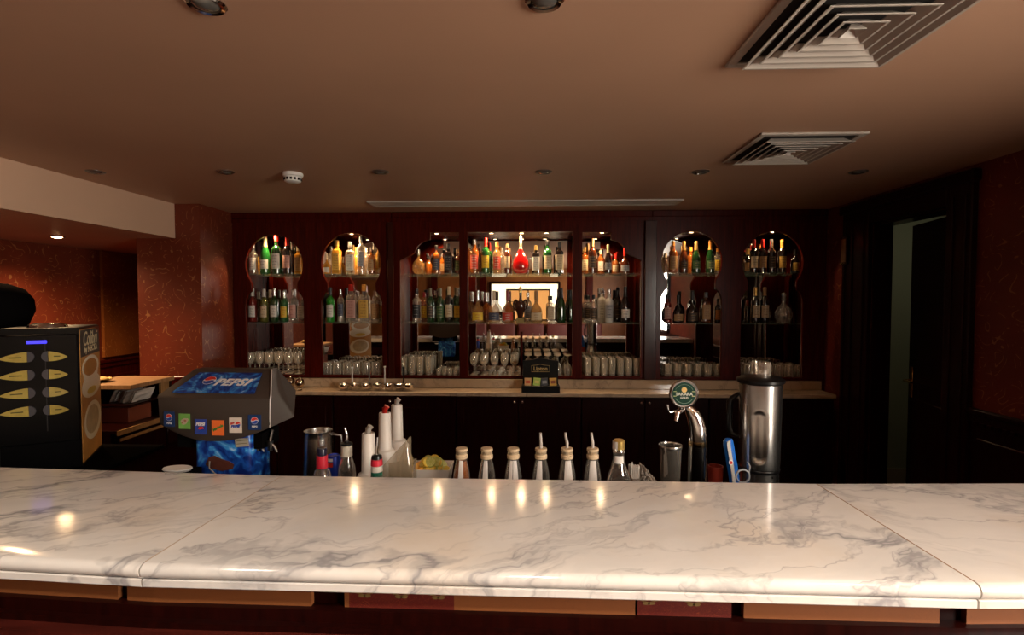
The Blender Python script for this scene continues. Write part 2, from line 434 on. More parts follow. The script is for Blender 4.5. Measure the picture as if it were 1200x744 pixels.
downlight(638, 0, CZ, near=True, label='near domed downlight cut by the top edge, over the counter centre')
downlight(67, 277, LZ, lit=120, label='glowing downlight in the lowered ceiling above the coffee machine')
downlight(-14, 249, LZ, lit=80, label='second glowing downlight in the lowered ceiling, at the picture edge')
# smoke detector
p = PZ(343, 203, CZ)
t = thing('smoke_detector', 'round white smoke detector on the salmon ceiling', 'smoke detector', (p.x, p.y, CZ))
b = B(); lathe(b, [(.058, 0), (.060, -.006), (.058, -.018), (.050, -.024)], 28); obj('base', b, M_WHITE, t)
b = B(); lathe(b, [(.050, -.02), (.052, -.03), (.047, -.050), (.036, -.056), (0, -.057)], 28, close=False); obj('cover', b, M_WHITE, t)
for i in range(14):
    a = 2 * math.pi * i / 14
    b = B(); box(b, (.0505 * math.cos(a), .0505 * math.sin(a), -.038), (.004, .012, .014), rotz=a); obj('vent_slot', b, M_BLACKM, t)
# square diffusers
def diffuser(corners, label):
    pts = [PZ(x, y, CZ - .02) for x, y in corners]
    x0 = (pts[0].x + pts[3].x) / 2; x1 = (pts[1].x + pts[2].x) / 2
    y1 = (pts[0].y + pts[1].y) / 2
    s = x1 - x0; y0 = y1 - s
    cx, cy, h = (x0 + x1) / 2, (y0 + y1) / 2, s / 2
    t = thing('air_diffuser', label, 'ceiling vent', (cx, cy, CZ), 0, 'square ceiling air diffusers')
    def ring(bm, r0, z0, r1, z1, th=.002):
        v = []
        for (r, z) in ((r0, z0), (r1, z1), (r1, z1 - th), (r0, z0 - th)):
            v.append([bm.verts.new((sx * r, sy * r, z)) for sx, sy in ((-1, -1), (1, -1), (1, 1), (-1, 1))])
        for a, c in zip(v, v[1:] + v[:1]):
            for i in range(4):
                j = (i + 1) % 4; bm.faces.new((a[i], a[j], c[j], c[i]))
    b = B()
    for s_ in (-1, 1): bb(b, -h, h, s_ * h, s_ * (h - .030), -.010, 0, bev=.003); bb(b, s_ * h, s_ * (h - .030), -h + .03, h - .03, -.010, 0, bev=.003)
    obj('outer_frame', b, M_GRILLE, t, smooth=False)
    b = B(); bb(b, -h + .02, h - .02, -h + .02, h - .02, -.003, -.001); obj('duct_shade_plate', b, M_DUCT_SHADE, t)  # flat dark plate painted as duct shade; the ceiling has no hole
    n = 5; step = (h - .04) / (n + .6)
    for i in range(n):
        ro = h - .04 - i * step
        b = B(); ring(b, ro - step * .95, -.006, ro - .006, -.030, .0025); ring(b, ro - .006, -.030, ro, -.0305, .0025)
        obj('louvre_blade', b, M_GRILLE, t, smooth=False)
    b = B(); r = step * .62; ring(b, r * .5, -.012, r, -.03); bb(b, -r * .5, r * .5, -r * .5, r * .5, -.014, -.012); obj('centre_plate', b, M_GRILLE, t, smooth=False)
diffuser([(852, 82), (1030, 83), (1163, 0), (918, 0)], 'large square louvred air diffuser nearest the camera in the ceiling')
diffuser([(849, 193), (955, 192), (1030, 152), (901, 152)], 'smaller-looking square louvred air diffuser farther back on the ceiling')
# long slot diffuser
a = PZ(432, 237, CZ); c = PZ(788, 242, CZ)
t = thing('slot_diffuser', 'long white linear slot diffuser in the ceiling before the shelving', 'ceiling vent', ((a.x + c.x) / 2, 4.04, CZ))
w = (c.x - a.x) / 2
b = B(); bb(b, -w, w, -.10, -.085, -.012, 0); bb(b, -w, w, .085, .10, -.012, 0); bb(b, -w, -w + .015, -.085, .085, -.012, 0); bb(b, w - .015, w, -.085, .085, -.012, 0); obj('frame', b, M_GRILLE, t, smooth=False)
b = B(); bb(b, -w + .01, w - .01, -.085, .085, -.002, 0); obj('duct_shade_plate', b, M_DUCT_SHADE, t)  # dark plate in place of the shade behind the slats
for y in (-.057, -.02, .018, .055):
    b = B(); box(b, (0, y, -.007), (2 * w - .03, .024, .002), rot=Matrix.Rotation(R(-14), 4, 'X')); obj('slat', b, M_GRILLE, t, smooth=False)

# ------------------------------------------------------------------ front bar counter
TOPZ = 1.10
bk = [PZ(-150, 543, TOPZ), PZ(330, 557.5, TOPZ), PZ(957, 567, TOPZ), PZ(1390, 566, TOPZ)]
fr = [PZ(-175, 671, 1.045), PZ(163, 691, 1.045), PZ(1150, 717, 1.045), PZ(1420, 716, 1.045)]
def reach(a, c, x): return a + (c - a) * ((x - a.x) / (c.x - a.x))
bk[0] = reach(bk[1], bk[0], -3.0); fr[0] = reach(fr[1], fr[0], -3.0); bk[3] = reach(bk[2], bk[3], XR - .045); fr[3] = reach(fr[2], fr[3], XR - .045)
def slab(i, label, extra_label):
    g = .0022
    Bk = (bk[i], bk[i + 1]); Fr = (fr[i], fr[i + 1])
    prof = [(0, 0, 1.0655), (0, 0, 1.10)]
    def sect(B0, F0, inset, zs):
        d = Vector((F0.x - B0.x, F0.y - B0.y, 0)); Ln = d.length; d.normalize()
        out = []
        for (back, z) in zs:   # back = distance back from the front edge; None = rear
            p = B0.copy() if back is None else Vector((B0.x, B0.y, 0)) + d * (Ln - back)
            out.append(Vector((p.x, p.y, z)))
        return out
    arc = []
    r = .0172
    for k in range(9):
        a = R(90 - 180 * k / 8); arc.append((r - r * math.cos(a) * 1.0, 1.0828 + r * math.sin(a)))
    top = [(None, 1.0656), (None, 1.1)] + [(.06, 1.1)] + arc + [(.06, 1.0656)]
    low = [(None, 1.0450), (None, 1.0654), (.010, 1.0654), (.007, 1.0630), (.007, 1.048), (.010, 1.0450)]
    res = []
    for prof_, nm in ((top, 'countertop'), (low, 'edge_slab')):
        dx = (Fr[1] - Fr[0]).normalized() * g
        s0 = sect(Bk[0] + dx, Fr[0] + dx, 0, prof_); s1 = sect(Bk[1] - dx, Fr[1] - dx, 0, prof_)
        bm = B(); n = 1; rows = []
        for k in range(n + 1):
            f = k / n; rows.append([bm.verts.new(a.lerp(c, f)) for a, c in zip(s0, s1)])
        for A, C in zip(rows, rows[1:]):
            for q in range(len(A)):
                w = (q + 1) % len(A); bm.faces.new((A[q], A[w], C[w], C[q]))
        bm.faces.new(list(reversed(rows[0]))); bm.faces.new(rows[-1])
        res.append((nm, bm))
    o = obj('marble_countertop', res[0][1], M_MARB[i]); tag(o, label, 'countertop', 'marble slabs of the bar top')
    obj('edge_slab', res[1][1], M_MARB[i], o)
slab(0, 'white veined marble bar slab in front of the coffee machine', '')
slab(1, 'long middle white veined marble bar slab between the two joints', '')
slab(2, 'white veined marble bar slab on the door side, beyond the brown joint', '')
M_GROUT = mat('brown joint grout', (.25, .14, .07), .8)
for i in (1, 2):
    A, C = bk[i], fr[i]
    b = B(); d = (C - A); d.z = 0; L_ = d.length - .02; mid = Vector((A.x, A.y, 1.083)) + d.normalized() * (L_ / 2)
    box(b, mid, (.0036, L_, .0342), rotz=math.atan2(d.y, d.x) - R(90))
    o = obj('joint_grout', b, M_GROUT if i == 2 else mat('pale joint grout', (.42, .33, .24), .8)); tag(o, 'brown grout line of the slanting marble joint ' + ('near the blender' if i == 2 else 'near the soda dispenser'), 'grout')

# bar front below the slab: frieze, moulding, rail
def fx(px, py=722): return PZ(px, py, 1.03).x
def front_y(x, off):
    pts = fr
    for A, C in zip(pts, pts[1:]):
        if x <= C.x or C is pts[-1]:
            t = (x - A.x) / (C.x - A.x); return A.y + (C.y - A.y) * t + off
def strip(bm, x0, x1, off0, off1, z0, z1, n=1):
    xs = sorted([x0, x1] + [p.x for p in fr if x0 < p.x < x1])
    for a, c in zip(xs, xs[1:]):
        vs = []
        for x in (a, c):
            for (o_, z) in ((off0, z0), (off1, z0), (off1, z1), (off0, z1)):
                vs.append(bm.verts.new((x, front_y(x, o_), z)))
        A, C = vs[:4], vs[4:]
        for i in range(4):
            j = (i + 1) % 4; bm.faces.new((A[i], A[j], C[j], C[i]))
        bm.faces.new(A[::-1]); bm.faces.new(C)
def damask(name, a, c, sc_):
    m, nt, N, L, bs = nodes(name)
    v = mapping(N, L, scale=(1, 1, 2))
    w = N.new('ShaderNodeTexVoronoi'); w.inputs['Scale'].default_value = sc_; w.feature = 'F1'
    n = noise(N, L, v, sc_ * .9, 3, 1.5)
    va = N.new('ShaderNodeVectorMath'); va.operation = 'ADD'; L.new(v, va.inputs[0]); L.new(n.outputs['Color'], va.inputs[1])
    L.new(va.outputs[0], w.inputs['Vector'])
    r = ramp(N, [(.25, c), (.4, a)]); L.new(w.outputs['Distance'], r.inputs[0])
    L.new(r.outputs[0], bs.inputs['Base Color']); bs.inputs['Roughness'].default_value = .5
    return m
M_DAM_O = damask('orange damask frieze', (.20, .065, .018), (.08, .022, .008), 48)
M_DAM_R = damask('red damask frieze', (.085, .006, .004), (.16, .030, .010), 24)
bar = thing('bar_counter', 'dark polished wood bar front below the marble, with damask frieze', 'bar counter', (0, 1.3, 0))
bar_off = Vector((0, -1.3, 0))
def barpart(name, bm, m):
    bmesh.ops.translate(bm, vec=bar_off, verts=bm.verts[:]); return obj(name, bm, m, bar, smooth=False)
XA, XB = fr[0].x + .01, fr[-1].x - .01
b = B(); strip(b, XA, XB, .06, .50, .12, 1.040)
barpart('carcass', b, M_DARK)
segs = [(-400, 128, 'o'), (140, 365, 'o'), (384, 390, 'o'), (390, 525, 'r'), (525, 752, 'o'), (755, 870, 'r'), (885, 1118, 'o'), (1150, 1700, 'o')]
for (p0, p1, k) in segs:
    yy = 690 if p0 < 300 else 722
    b = B(); strip(b, max(XA, fx(p0, yy)), min(XB, fx(p1, yy)), .045, .06, .96, 1.040)
    f = barpart('frieze_panel', b, M_DAM_O if k == 'o' else M_DAM_R)
    f['label'] = 'orange damask frieze panel' if k == 'o' else 'red damask frieze panel'
    if k == 'r':
        for q in (.15, .5, .85) if p1 - p0 > 120 else (.12, .6):
            x = fx(p0 + (p1 - p0) * q, yy); b = B(); y = front_y(x, .0455)
            for a in range(6):
                an = a * 60; cx_, cz_ = x + .012 * math.cos(R(an)), 1.026 + .009 * math.sin(R(an))
                plate(b, [(u, v) for u, v in ell(cx_, cz_, .009, .004, 8)], .0012, y)
            barpart('gold_motif', b, mat('dull gold motif', (.17, .10, .03), .6))
b = B(); strip(b, XA, XB, .03, .06, .93, .990); strip(b, XA, XB, .012, .04, .92, .962); barpart('moulding', b, M_DARK)
b = B()
strip(b, XA, XB, -.020, .03, .88, .948); strip(b, XA, XB, -.034, .02, .895, .935)
barpart('bar_rail', b, M_RAIL)
# underbar worktop behind the counter
t = thing('underbar_worktop', 'dark worktop hidden behind the marble counter, carrying the bar bottles', 'worktop', (0, 2.2, 0))
b = B(); bb(b, -1.55, 2.2, -.41, .15, .84, .86, bev=.003); obj('top', b, M_BLACKM, t)
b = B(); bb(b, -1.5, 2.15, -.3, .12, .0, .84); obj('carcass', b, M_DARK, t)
t = thing('side_worktop', 'low dark worktop under the coffee machine', 'worktop', (-2.2, 2.35, 0))
b = B(); bb(b, -.9, .075, -.5, .52, .84, .86, bev=.003); obj('top', b, M_BLACKM, t)
b = B(); bb(b, -.85, .06, -.45, .5, .0, .84); obj('carcass', b, M_DARK, t)
# ------------------------------------------------------------------ mahogany shelving
SU, SL, SB = 1.930, 1.493, 1.032     # upper shelf top, lower shelf top, cabinet floor top
def X(px, y=YB): return P(px, 351, y).x
def keyhole(pl, pr, ptop):
    x0, x1 = X(pl), X(pr); c = (x0 + x1) / 2
    ztop = P(600, ptop, YB).z
    r = (x1 - x0) / 2 * .99; zc = ztop - r * 1.02
    pts = [(x0, SB + .004), (x1, SB + .004)]
    zz = zc - r * .80
    w = (x1 - x0) / 2; pin = w * .80
    # right side going up: bracket curve from full width to the pinch
    right = [(w, zz - .03 - w * .42), (w * .985, zz - .03 - w * .28), (w * .93, zz - .03 - w * .14), (w * .86, zz - .03 - w * .04), (pin, zz - .03)]
    th0 = -math.acos(min(1, pin / r))
    zj = zc + r * math.sin(th0)
    right.append((pin - .004, (zz - .03 + zj) / 2))
    n = 26
    arc = [(r * math.cos(th0 + (math.pi - 2 * th0) * i / n), zc + r * 1.02 * math.sin(th0 + (math.pi - 2 * th0) * i / n)) for i in range(n + 1)]
    pts += [(c + a, z) for a, z in right] + [(c + a, z) for a, z in arc] + [(c - a, z) for a, z in reversed(right)]
    return pts
def cabinet(label, px0, px1, holes, x0=None, x1=None, strips=()):
    X0 = X(px0) if x0 is None else x0; X1 = X(px1) if x1 is None else x1
    cx = (X0 + X1) / 2; w = (X1 - X0) / 2
    t = thing('display_cabinet', label, 'cabinet', (cx, YB, SB - .02), 0, 'mahogany display cabinets')
    dz = SB - .02
    lh = [[(x - cx, z - dz) for x, z in h] for h in holes]
    holed('face_panel', rect(-w, w, 0, CZ - dz), lh, .03, M_MAHOG, t, 0)
    b = B(); bb(b, -w, w, .016, .34, 0, .02); obj('bottom_board', b, M_MAHOG, t)
    b = B(); bb(b, -w, w, .016, .34, 2.292 - dz, 2.31 - dz); obj('top_board', b, M_MAHOG, t)
    b = B(); bb(b, -w, w, .335, .345, .02, 2.292 - dz); obj('mirror', b, M_MIRROR, t)
    for s in (-1, 1):
        b = B(); bb(b, s * w, s * (w - .018), .016, .335, .02, 2.292 - dz); obj('side_board', b, M_MAHOG, t)
    b = B(); bb(b, -w, w, -.03, -.015, CZ - dz - .055, CZ - dz, bev=.005); bb(b, -w, w, -.022, -.015, CZ - dz - .085, CZ - dz - .055); obj('cornice', b, M_MAHOG, t)
    for h in lh:
        xs = [p[0] for p in h]; a, c = min(xs) - .03, max(xs) + .03
        a = max(a, -w + .02); c = min(c, w - .02)
        for z in (SU, SL):
            b = B(); bb(b, a, c, .045, .332, z - dz - .008, z - dz, bev=.001); obj('glass_shelf', b, M_SHELF, t)
            b = B()
            for xx in (a + .02, c - .02):
                lathe(b, [(.006, 0), (.006, .03)], 8, M=Matrix.Translation((xx, .332, z - dz - .014)) @ Matrix.Rotation(R(90), 4, 'X'))
            obj('shelf_pin', b, M_CHROME, t)
    for (x, y0, z0, z1, wd) in strips:
        b = B(); bb(b, x - cx - wd / 2, x - cx + wd / 2, y0, y0 + .012, z0 - dz, z1 - dz, bev=.002); obj('upright', b, M_MAHOG, t)
    return t, cx, dz
def ogee(px_in, px_step, px_out, sgn):
    """left bay (sgn 1): flat top to the step, then foiled curve down to the outer side"""
    q = [(px_step, 272.5), (px_step - sgn * .5, 281), (px_step - sgn * 7, 283), (px_step - sgn * 12.5, 286.5), (px_step - sgn * 16, 290), (px_step - sgn * 18.5, 296.5),
         (px_step - sgn * 22, 299.5), (px_step - sgn * 27, 301), (px_step - sgn * 31, 303.2), (px_out, 305.5)]
    r = [(X(x), P(x, y, YB).z) for x, y in q]
    x_in = X(px_in)
    pts = [(x_in, SB + .004), (x_in, r[0][1])] + r + [(X(px_out), SB + .004)]
    return pts
ztop = P(600, 272, YB).z
XD1, XD2 = X(460), X(763)
c1 = cabinet('mahogany cabinet with two keyhole arches next to the red pillar', 0, 0, [keyhole(289, 356.5, 274), keyhole(377.5, 448, 272)], x0=XL + .002, x1=XD1 - .001)
hc = rect(X(548.5), X(671), SB + .004, ztop)
c2 = cabinet('wide middle mahogany cabinet with three tall bays', 0, 0, [ogee(538.5, 505, 469.5, 1), hc, ogee(682, 715, 751, -1)], x0=XD1 + .001, x1=XD2 - .001,
             strips=[(X(611, 4.74), .315, SB, 1.40, .022)])
c3 = cabinet('mahogany cabinet with two keyhole arches next to the dark door', 0, 0, [keyhole(774, 845, 272), keyhole(868, 940, 273)], x0=XD2 + .001, x1=XR - .002)
# proud pilasters between the units
for px, lb in ((459.5, 'slim mahogany pilaster strip beside the second arch'), (761, 'broad mahogany pilaster strip beside the third arch')):
    b = B(); wd = .05 if px < 600 else .10
    bb(b, X(px) - wd / 2, X(px) + wd / 2, YB - .045, YB - .032, SB - .02, CZ - .09, bev=.004)
    o = obj('pilaster', b, M_MAHOGS); tag(o, lb, 'trim')
# cabinet spotlights
def spot(px, y, pw, lens=True, parent=None, z=2.29, col_=(1, .66, .36)):
    x = X(px, y)
    cab, cx, dz = (c1 if px < 460 else c2 if px < 762 else c3)
    f = bpy.data.objects.new('spotlight', None); col.objects.link(f); f.parent = cab; f.location = (x - cx, y - YB, z - dz)
    b = B(); lathe(b, [(.030, .002), (.030, -.004), (.026, -.006), (.022, -.002)], 20, close=False); obj('spot_ring', b, M_CHROME, f)
    b = B(); lathe(b, [(.022, -.002), (0, -.003)], 18, close=False); obj('spot_lens', b, mat('halogen lens', (1, .9, .7), .3, emis=(1, .74, .42), es=22), f)
    l = bpy.data.lights.new('halogen', 'SPOT'); l.energy = pw; l.color = col_; l.spot_size = R(150); l.spot_blend = .6; l.shadow_soft_size = .022
    lo = bpy.data.objects.new('halogen_light', l); col.objects.link(lo); lo.parent = f; lo.location = (0, 0, -.012)
for px, pw in ((322, 20), (413, 22), (512, 17), (576, 13), (611, 16), (640, 13), (705, 13), (809, 8), (904, 3.8)):
    spot(px, 4.56, pw)
# ------------------------------------------------------------------ back counter and lower cabinets
t = thing('back_counter', 'long narrow marble back counter with upstand under the shelving', 'countertop', (0, 4.3, .93))
b = B(); bb(b, XL + .002, -.035, -.10, .145, -.032, 0, bev=.004); obj('top_slab', b, M_MARB2, t)
b = B(); bb(b, -.033, XR - .03, -.10, .145, -.032, 0, bev=.004); obj('top_slab', b, M_MARB2, t)
b = B(); bb(b, XL + .002, XR - .03, .118, .145, .0005, .078, bev=.003); obj('upstand', b, M_MARB2, t)
edges = [XL + .004, -1.66, -.62, .42, 1.46, XR - .035]
names = ['lower cabinet behind the soda dispenser', 'lower cabinet behind the white pourer bottles', 'lower cabinet under the tea box', 'lower cabinet behind the beer tap', 'lower cabinet beside the dark door']
for i, nm in enumerate(names):
    x0, x1 = edges[i] + .002, edges[i + 1] - .002; cx = (x0 + x1) / 2; w = (x1 - x0) / 2
    t = thing('base_cabinet', 'dark mahogany two-door ' + nm, 'cabinet', (cx, 4.44, 0), 0, 'base cabinets under the back counter')
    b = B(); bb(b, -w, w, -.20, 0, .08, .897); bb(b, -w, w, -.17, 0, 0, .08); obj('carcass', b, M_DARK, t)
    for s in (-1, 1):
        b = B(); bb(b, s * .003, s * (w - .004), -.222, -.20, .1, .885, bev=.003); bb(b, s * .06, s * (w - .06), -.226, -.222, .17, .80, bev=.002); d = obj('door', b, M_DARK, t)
        b = B(); lathe(b, [(.004, 0), (.004, .012), (.010, .016), (.011, .024), (.006, .029), (0, .030)], 12, M=Matrix.Translation((s * .032, -.2225, .855)) @ Matrix.Rotation(R(90), 4, 'X'), close=False)
        obj('knob', b, M_CHROME, d)

# ------------------------------------------------------------------ bottles
PR = {
 'wine': ([(0, .01), (.10, 0), (.122, .012), (.126, .04), (.126, .60), (.118, .655), (.085, .70), (.055, .745), (.046, .79), (.044, .93), (.050, .935), (.050, .965), (.044, .968), (.044, .99), (0, .99)], 2, 1, (.16, .50), (.77, 1.004)),
 'champ': ([(0, .01), (.11, 0), (.135, .015), (.14, .05), (.14, .42), (.13, .52), (.10, .62), (.065, .72), (.048, .80), (.046, .93), (.054, .935), (.054, .96), (.045, .99), (0, .99)], 2, 1, (.14, .38), (.72, 1.004)),
 'spirit': ([(0, .01), (.12, 0), (.137, .012), (.14, .04), (.14, .62), (.13, .68), (.085, .725), (.058, .75), (.052, .79), (.052, .99), (0, .99)], 2, 1, (.14, .54), (.86, 1.006)),
 'slim': ([(0, .01), (.09, 0), (.105, .012), (.108, .05), (.112, .66), (.10, .72), (.062, .77), (.046, .80), (.044, .99), (0, .99)], 2, 1, (.20, .58), (.87, 1.006)),
 'square': ([(0, .01), (.125, 0), (.135, .012), (.138, .03), (.138, .66), (.125, .71), (.07, .745), (.056, .77), (.054, .99), (0, .99)], 6, .85, (.12, .60), (.84, 1.006)),
 'squat': ([(0, .01), (.17, 0), (.20, .015), (.205, .05), (.20, .36), (.17, .46), (.10, .55), (.062, .60), (.055, .66), (.055, .99), (0, .99)], 2, .8, (.08, .32), (.70, 1.006)),
 'onion': ([(0, .01), (.12, 0), (.20, .06), (.245, .18), (.255, .30), (.235, .42), (.17, .53), (.09, .61), (.055, .67), (.050, .74), (.056, .80), (.056, .99), (0, .99)], 2, .5, (.18, .36), (.80, 1.01)),
 'tear': ([(0, .01), (.11, 0), (.17, .05), (.215, .14), (.222, .22), (.195, .34), (.14, .46), (.085, .56), (.05, .62), (.04, .64), (0, .64)], 2, .75, (.0, .0), (.64, 1.0)),
 'small': ([(0, .01), (.15, 0), (.18, .02), (.185, .06), (.185, .50), (.16, .60), (.09, .68), (.07, .74), (.07, .99), (0, .99)], 2, 1, (.12, .45), (.78, 1.006)),
}
BM = {}
def bottle_mesh(kind):
    if kind in BM: return BM[kind]
    prof, n, sy, lab, cap = PR[kind]
    b = B(); lathe(b, prof, 24, n, sy, close=False); body = tomesh('bottle', b)
    def rad(z):
        for (r0, z0), (r1, z1) in zip(prof[1:], prof[2:]):
            if z0 <= z <= z1 and z1 > z0: return r0 + (r1 - r0) * (z - z0) / (z1 - z0)
        return .05
    lm = None
    if lab[1] > 0:
        b = B(); zs = [lab[0] + (lab[1] - lab[0]) * i / 4 for i in range(5)]
        lathe(b, [(rad(z) * 1.012 + .001, z) for z in zs], 14, n, sy, a0=R(-90 - 58), a1=R(-90 + 58)); lm = tomesh('label', b)
    b = B(); z0, z1 = cap; k = 1.06
    if kind == 'tear':
        lathe(b, [(.045, .635), (.05, .66), (.03, .70), (.042, .74), (.028, .79), (.040, .84), (.026, .88), (.036, .93), (.022, .97), (0, 1.0)], 12, close=False)
    else:
        zs = [z0 + (z1 - z0) * i / 4 for i in range(5)]
        lathe(b, [(rad(min(z, .985)) * k + .003, z) for z in zs], 16, n if kind == 'square' else 2, 1, close=False); 
        r_ = rad(.985) * k + .003; lathe(b, [(r_, z1), (r_ * .8, z1 + .006), (0, z1 + .007)], 16, close=False)
    cm = tomesh('cap', b)
    BM[kind] = (body, lm, cm); return BM[kind]
GL = {  # glass and its drink: colour, alpha
 'clear': ((.55, .50, .44), .42), 'green': ((.012, .11, .018), .82), 'dkgreen': ((.008, .045, .010), .95), 'olive': ((.10, .10, .012), .88),
 'amber': ((.36, .09, .010), .74), 'gold': ((.60, .27, .03), .68), 'brown': ((.11, .025, .008), .93), 'dark': ((.010, .006, .005), .97), 'redbrown': ((.16, .012, .008), .92),
 'red': ((.60, .008, .008), .93), 'frost': ((.66, .62, .56), .93), 'brightgreen': ((.02, .26, .02), .82), 'paleamber': ((.50, .24, .07), .45),
}
def glass(g):
    c, a = GL[g]
    if g == 'clear': return MATS.get('clear liquor glass') or glassy('clear liquor glass', (.80, .72, .60), .18, .85, .35)
    return mat('bottle glass ' + g, c, .05, alpha=a, spec=1.0, coat=.9)
CC = {
 'red': ((.55, .02, .012), .35, 0), 'gold': ((.80, .52, .16), .3, .8), 'silver': ((.7, .68, .64), .25, .9), 'black': ((.012, .011, .011), .4, 0), 'white': ((.75, .70, .62), .4, 0),
 'orange': ((.80, .32, .05), .4, 0), 'cream': ((.70, .55, .34), .5, 0), 'olive': ((.20, .17, .09), .4, 0), 'tan': ((.42, .24, .10), .5, 0), 'crystal': ((.9, .8, .6), .1, .5), 'wine': ((.25, .02, .02), .4, 0),
}
def capm(c): a = CC[c]; return mat('cap ' + c, a[0], a[1], a[2])
LC = {'white': ((.70, .66, .58), (.25, .22, .2)), 'cream': ((.62, .50, .32), (.25, .12, .05)), 'tan': ((.42, .24, .10), (.15, .06, .03)), 'grey': ((.34, .33, .33), (.08, .08, .09)),
      'gold': ((.66, .40, .08), (.2, .08, .02)), 'black': ((.012, .012, .014), (.30, .29, .28)), 'red': ((.50, .05, .03), (.7, .6, .5)), 'yellow': ((.75, .50, .04), (.4, .05, .02)),
      'pink': ((.55, .30, .24), (.3, .08, .08)), 'dkblue': ((.05, .055, .10), (.4, .36, .3)), 'green': ((.06, .12, .04), (.5, .4, .2)), 'orange': ((.6, .22, .04), (.2, .05, .02)), 'dark': ((.05, .03, .02), (.4, .25, .1))}
def labm(c):
    nm = 'paper label ' + c
    if nm in MATS: return MATS[nm]
    m, nt, N, L, b = nodes(nm)
    v = mapping(N, L, scale=(1, 1, 1)); sp = N.new('ShaderNodeSeparateXYZ'); L.new(v, sp.inputs[0])
    z = sp.outputs[2]; band = math_(N, L, 'LESS_THAN', math_(N, L, 'FRACT', math_(N, L, 'MULTIPLY', z, 13)), .36)
    n = noise(N, L, v, 38, 2).outputs['Fac']; on = math_(N, L, 'GREATER_THAN', n, .50)
    inn = math_(N, L, 'LESS_THAN', math_(N, L, 'ABSOLUTE', sp.outputs[0]), .075)
    k = math_(N, L, 'MULTIPLY', math_(N, L, 'MULTIPLY', band, on), inn)
    L.new(mixc(N, L, math_(N, L, 'MULTIPLY', k, .8), LC[c][0], LC[c][1]), b.inputs['Base Color']); b.inputs['Roughness'].default_value = .55
    MATS[nm] = m; return m
bays = {1: 'niche above the soda dispenser', 2: 'arched niche above the small steel bowls', 3: 'shouldered bay next to the steel bowls niche', 4: 'bay above the tea box', 5: 'shouldered bay beyond the tea box',
        6: 'arched niche above the beer tap badge', 7: 'arched niche above the steel blender'}
def gname(b, s): return ('upper' if s else 'lower') + ' shelf bottles, ' + bays[b]
def bottle(kind, glassc, cap, lab, px, ptop, base, bay, desc, rear=False, upper=True, name='liquor_bottle', rot=0, sc2=1.0):
    y = 4.70 if rear else 4.585
    x = P(px, base, y).x; z = SU if upper else SL
    H = (P(px, ptop, y).z - z)
    body, lm, cm = bottle_mesh(kind)
    r = link(name, body, glass(glassc), None, (x, y, z + .0004), (0, 0, R(rot)), (H * sc2, H * sc2, H))
    tag(r, desc + ', ' + ('upper' if upper else 'lower') + ' shelf, ' + bays[bay], 'bottle', gname(bay, upper))
    if lm and lab: link('label', lm, labm(lab), r)
    if cap: link('cap', cm, capm(cap), r)
    return r
T, Fa = True, False
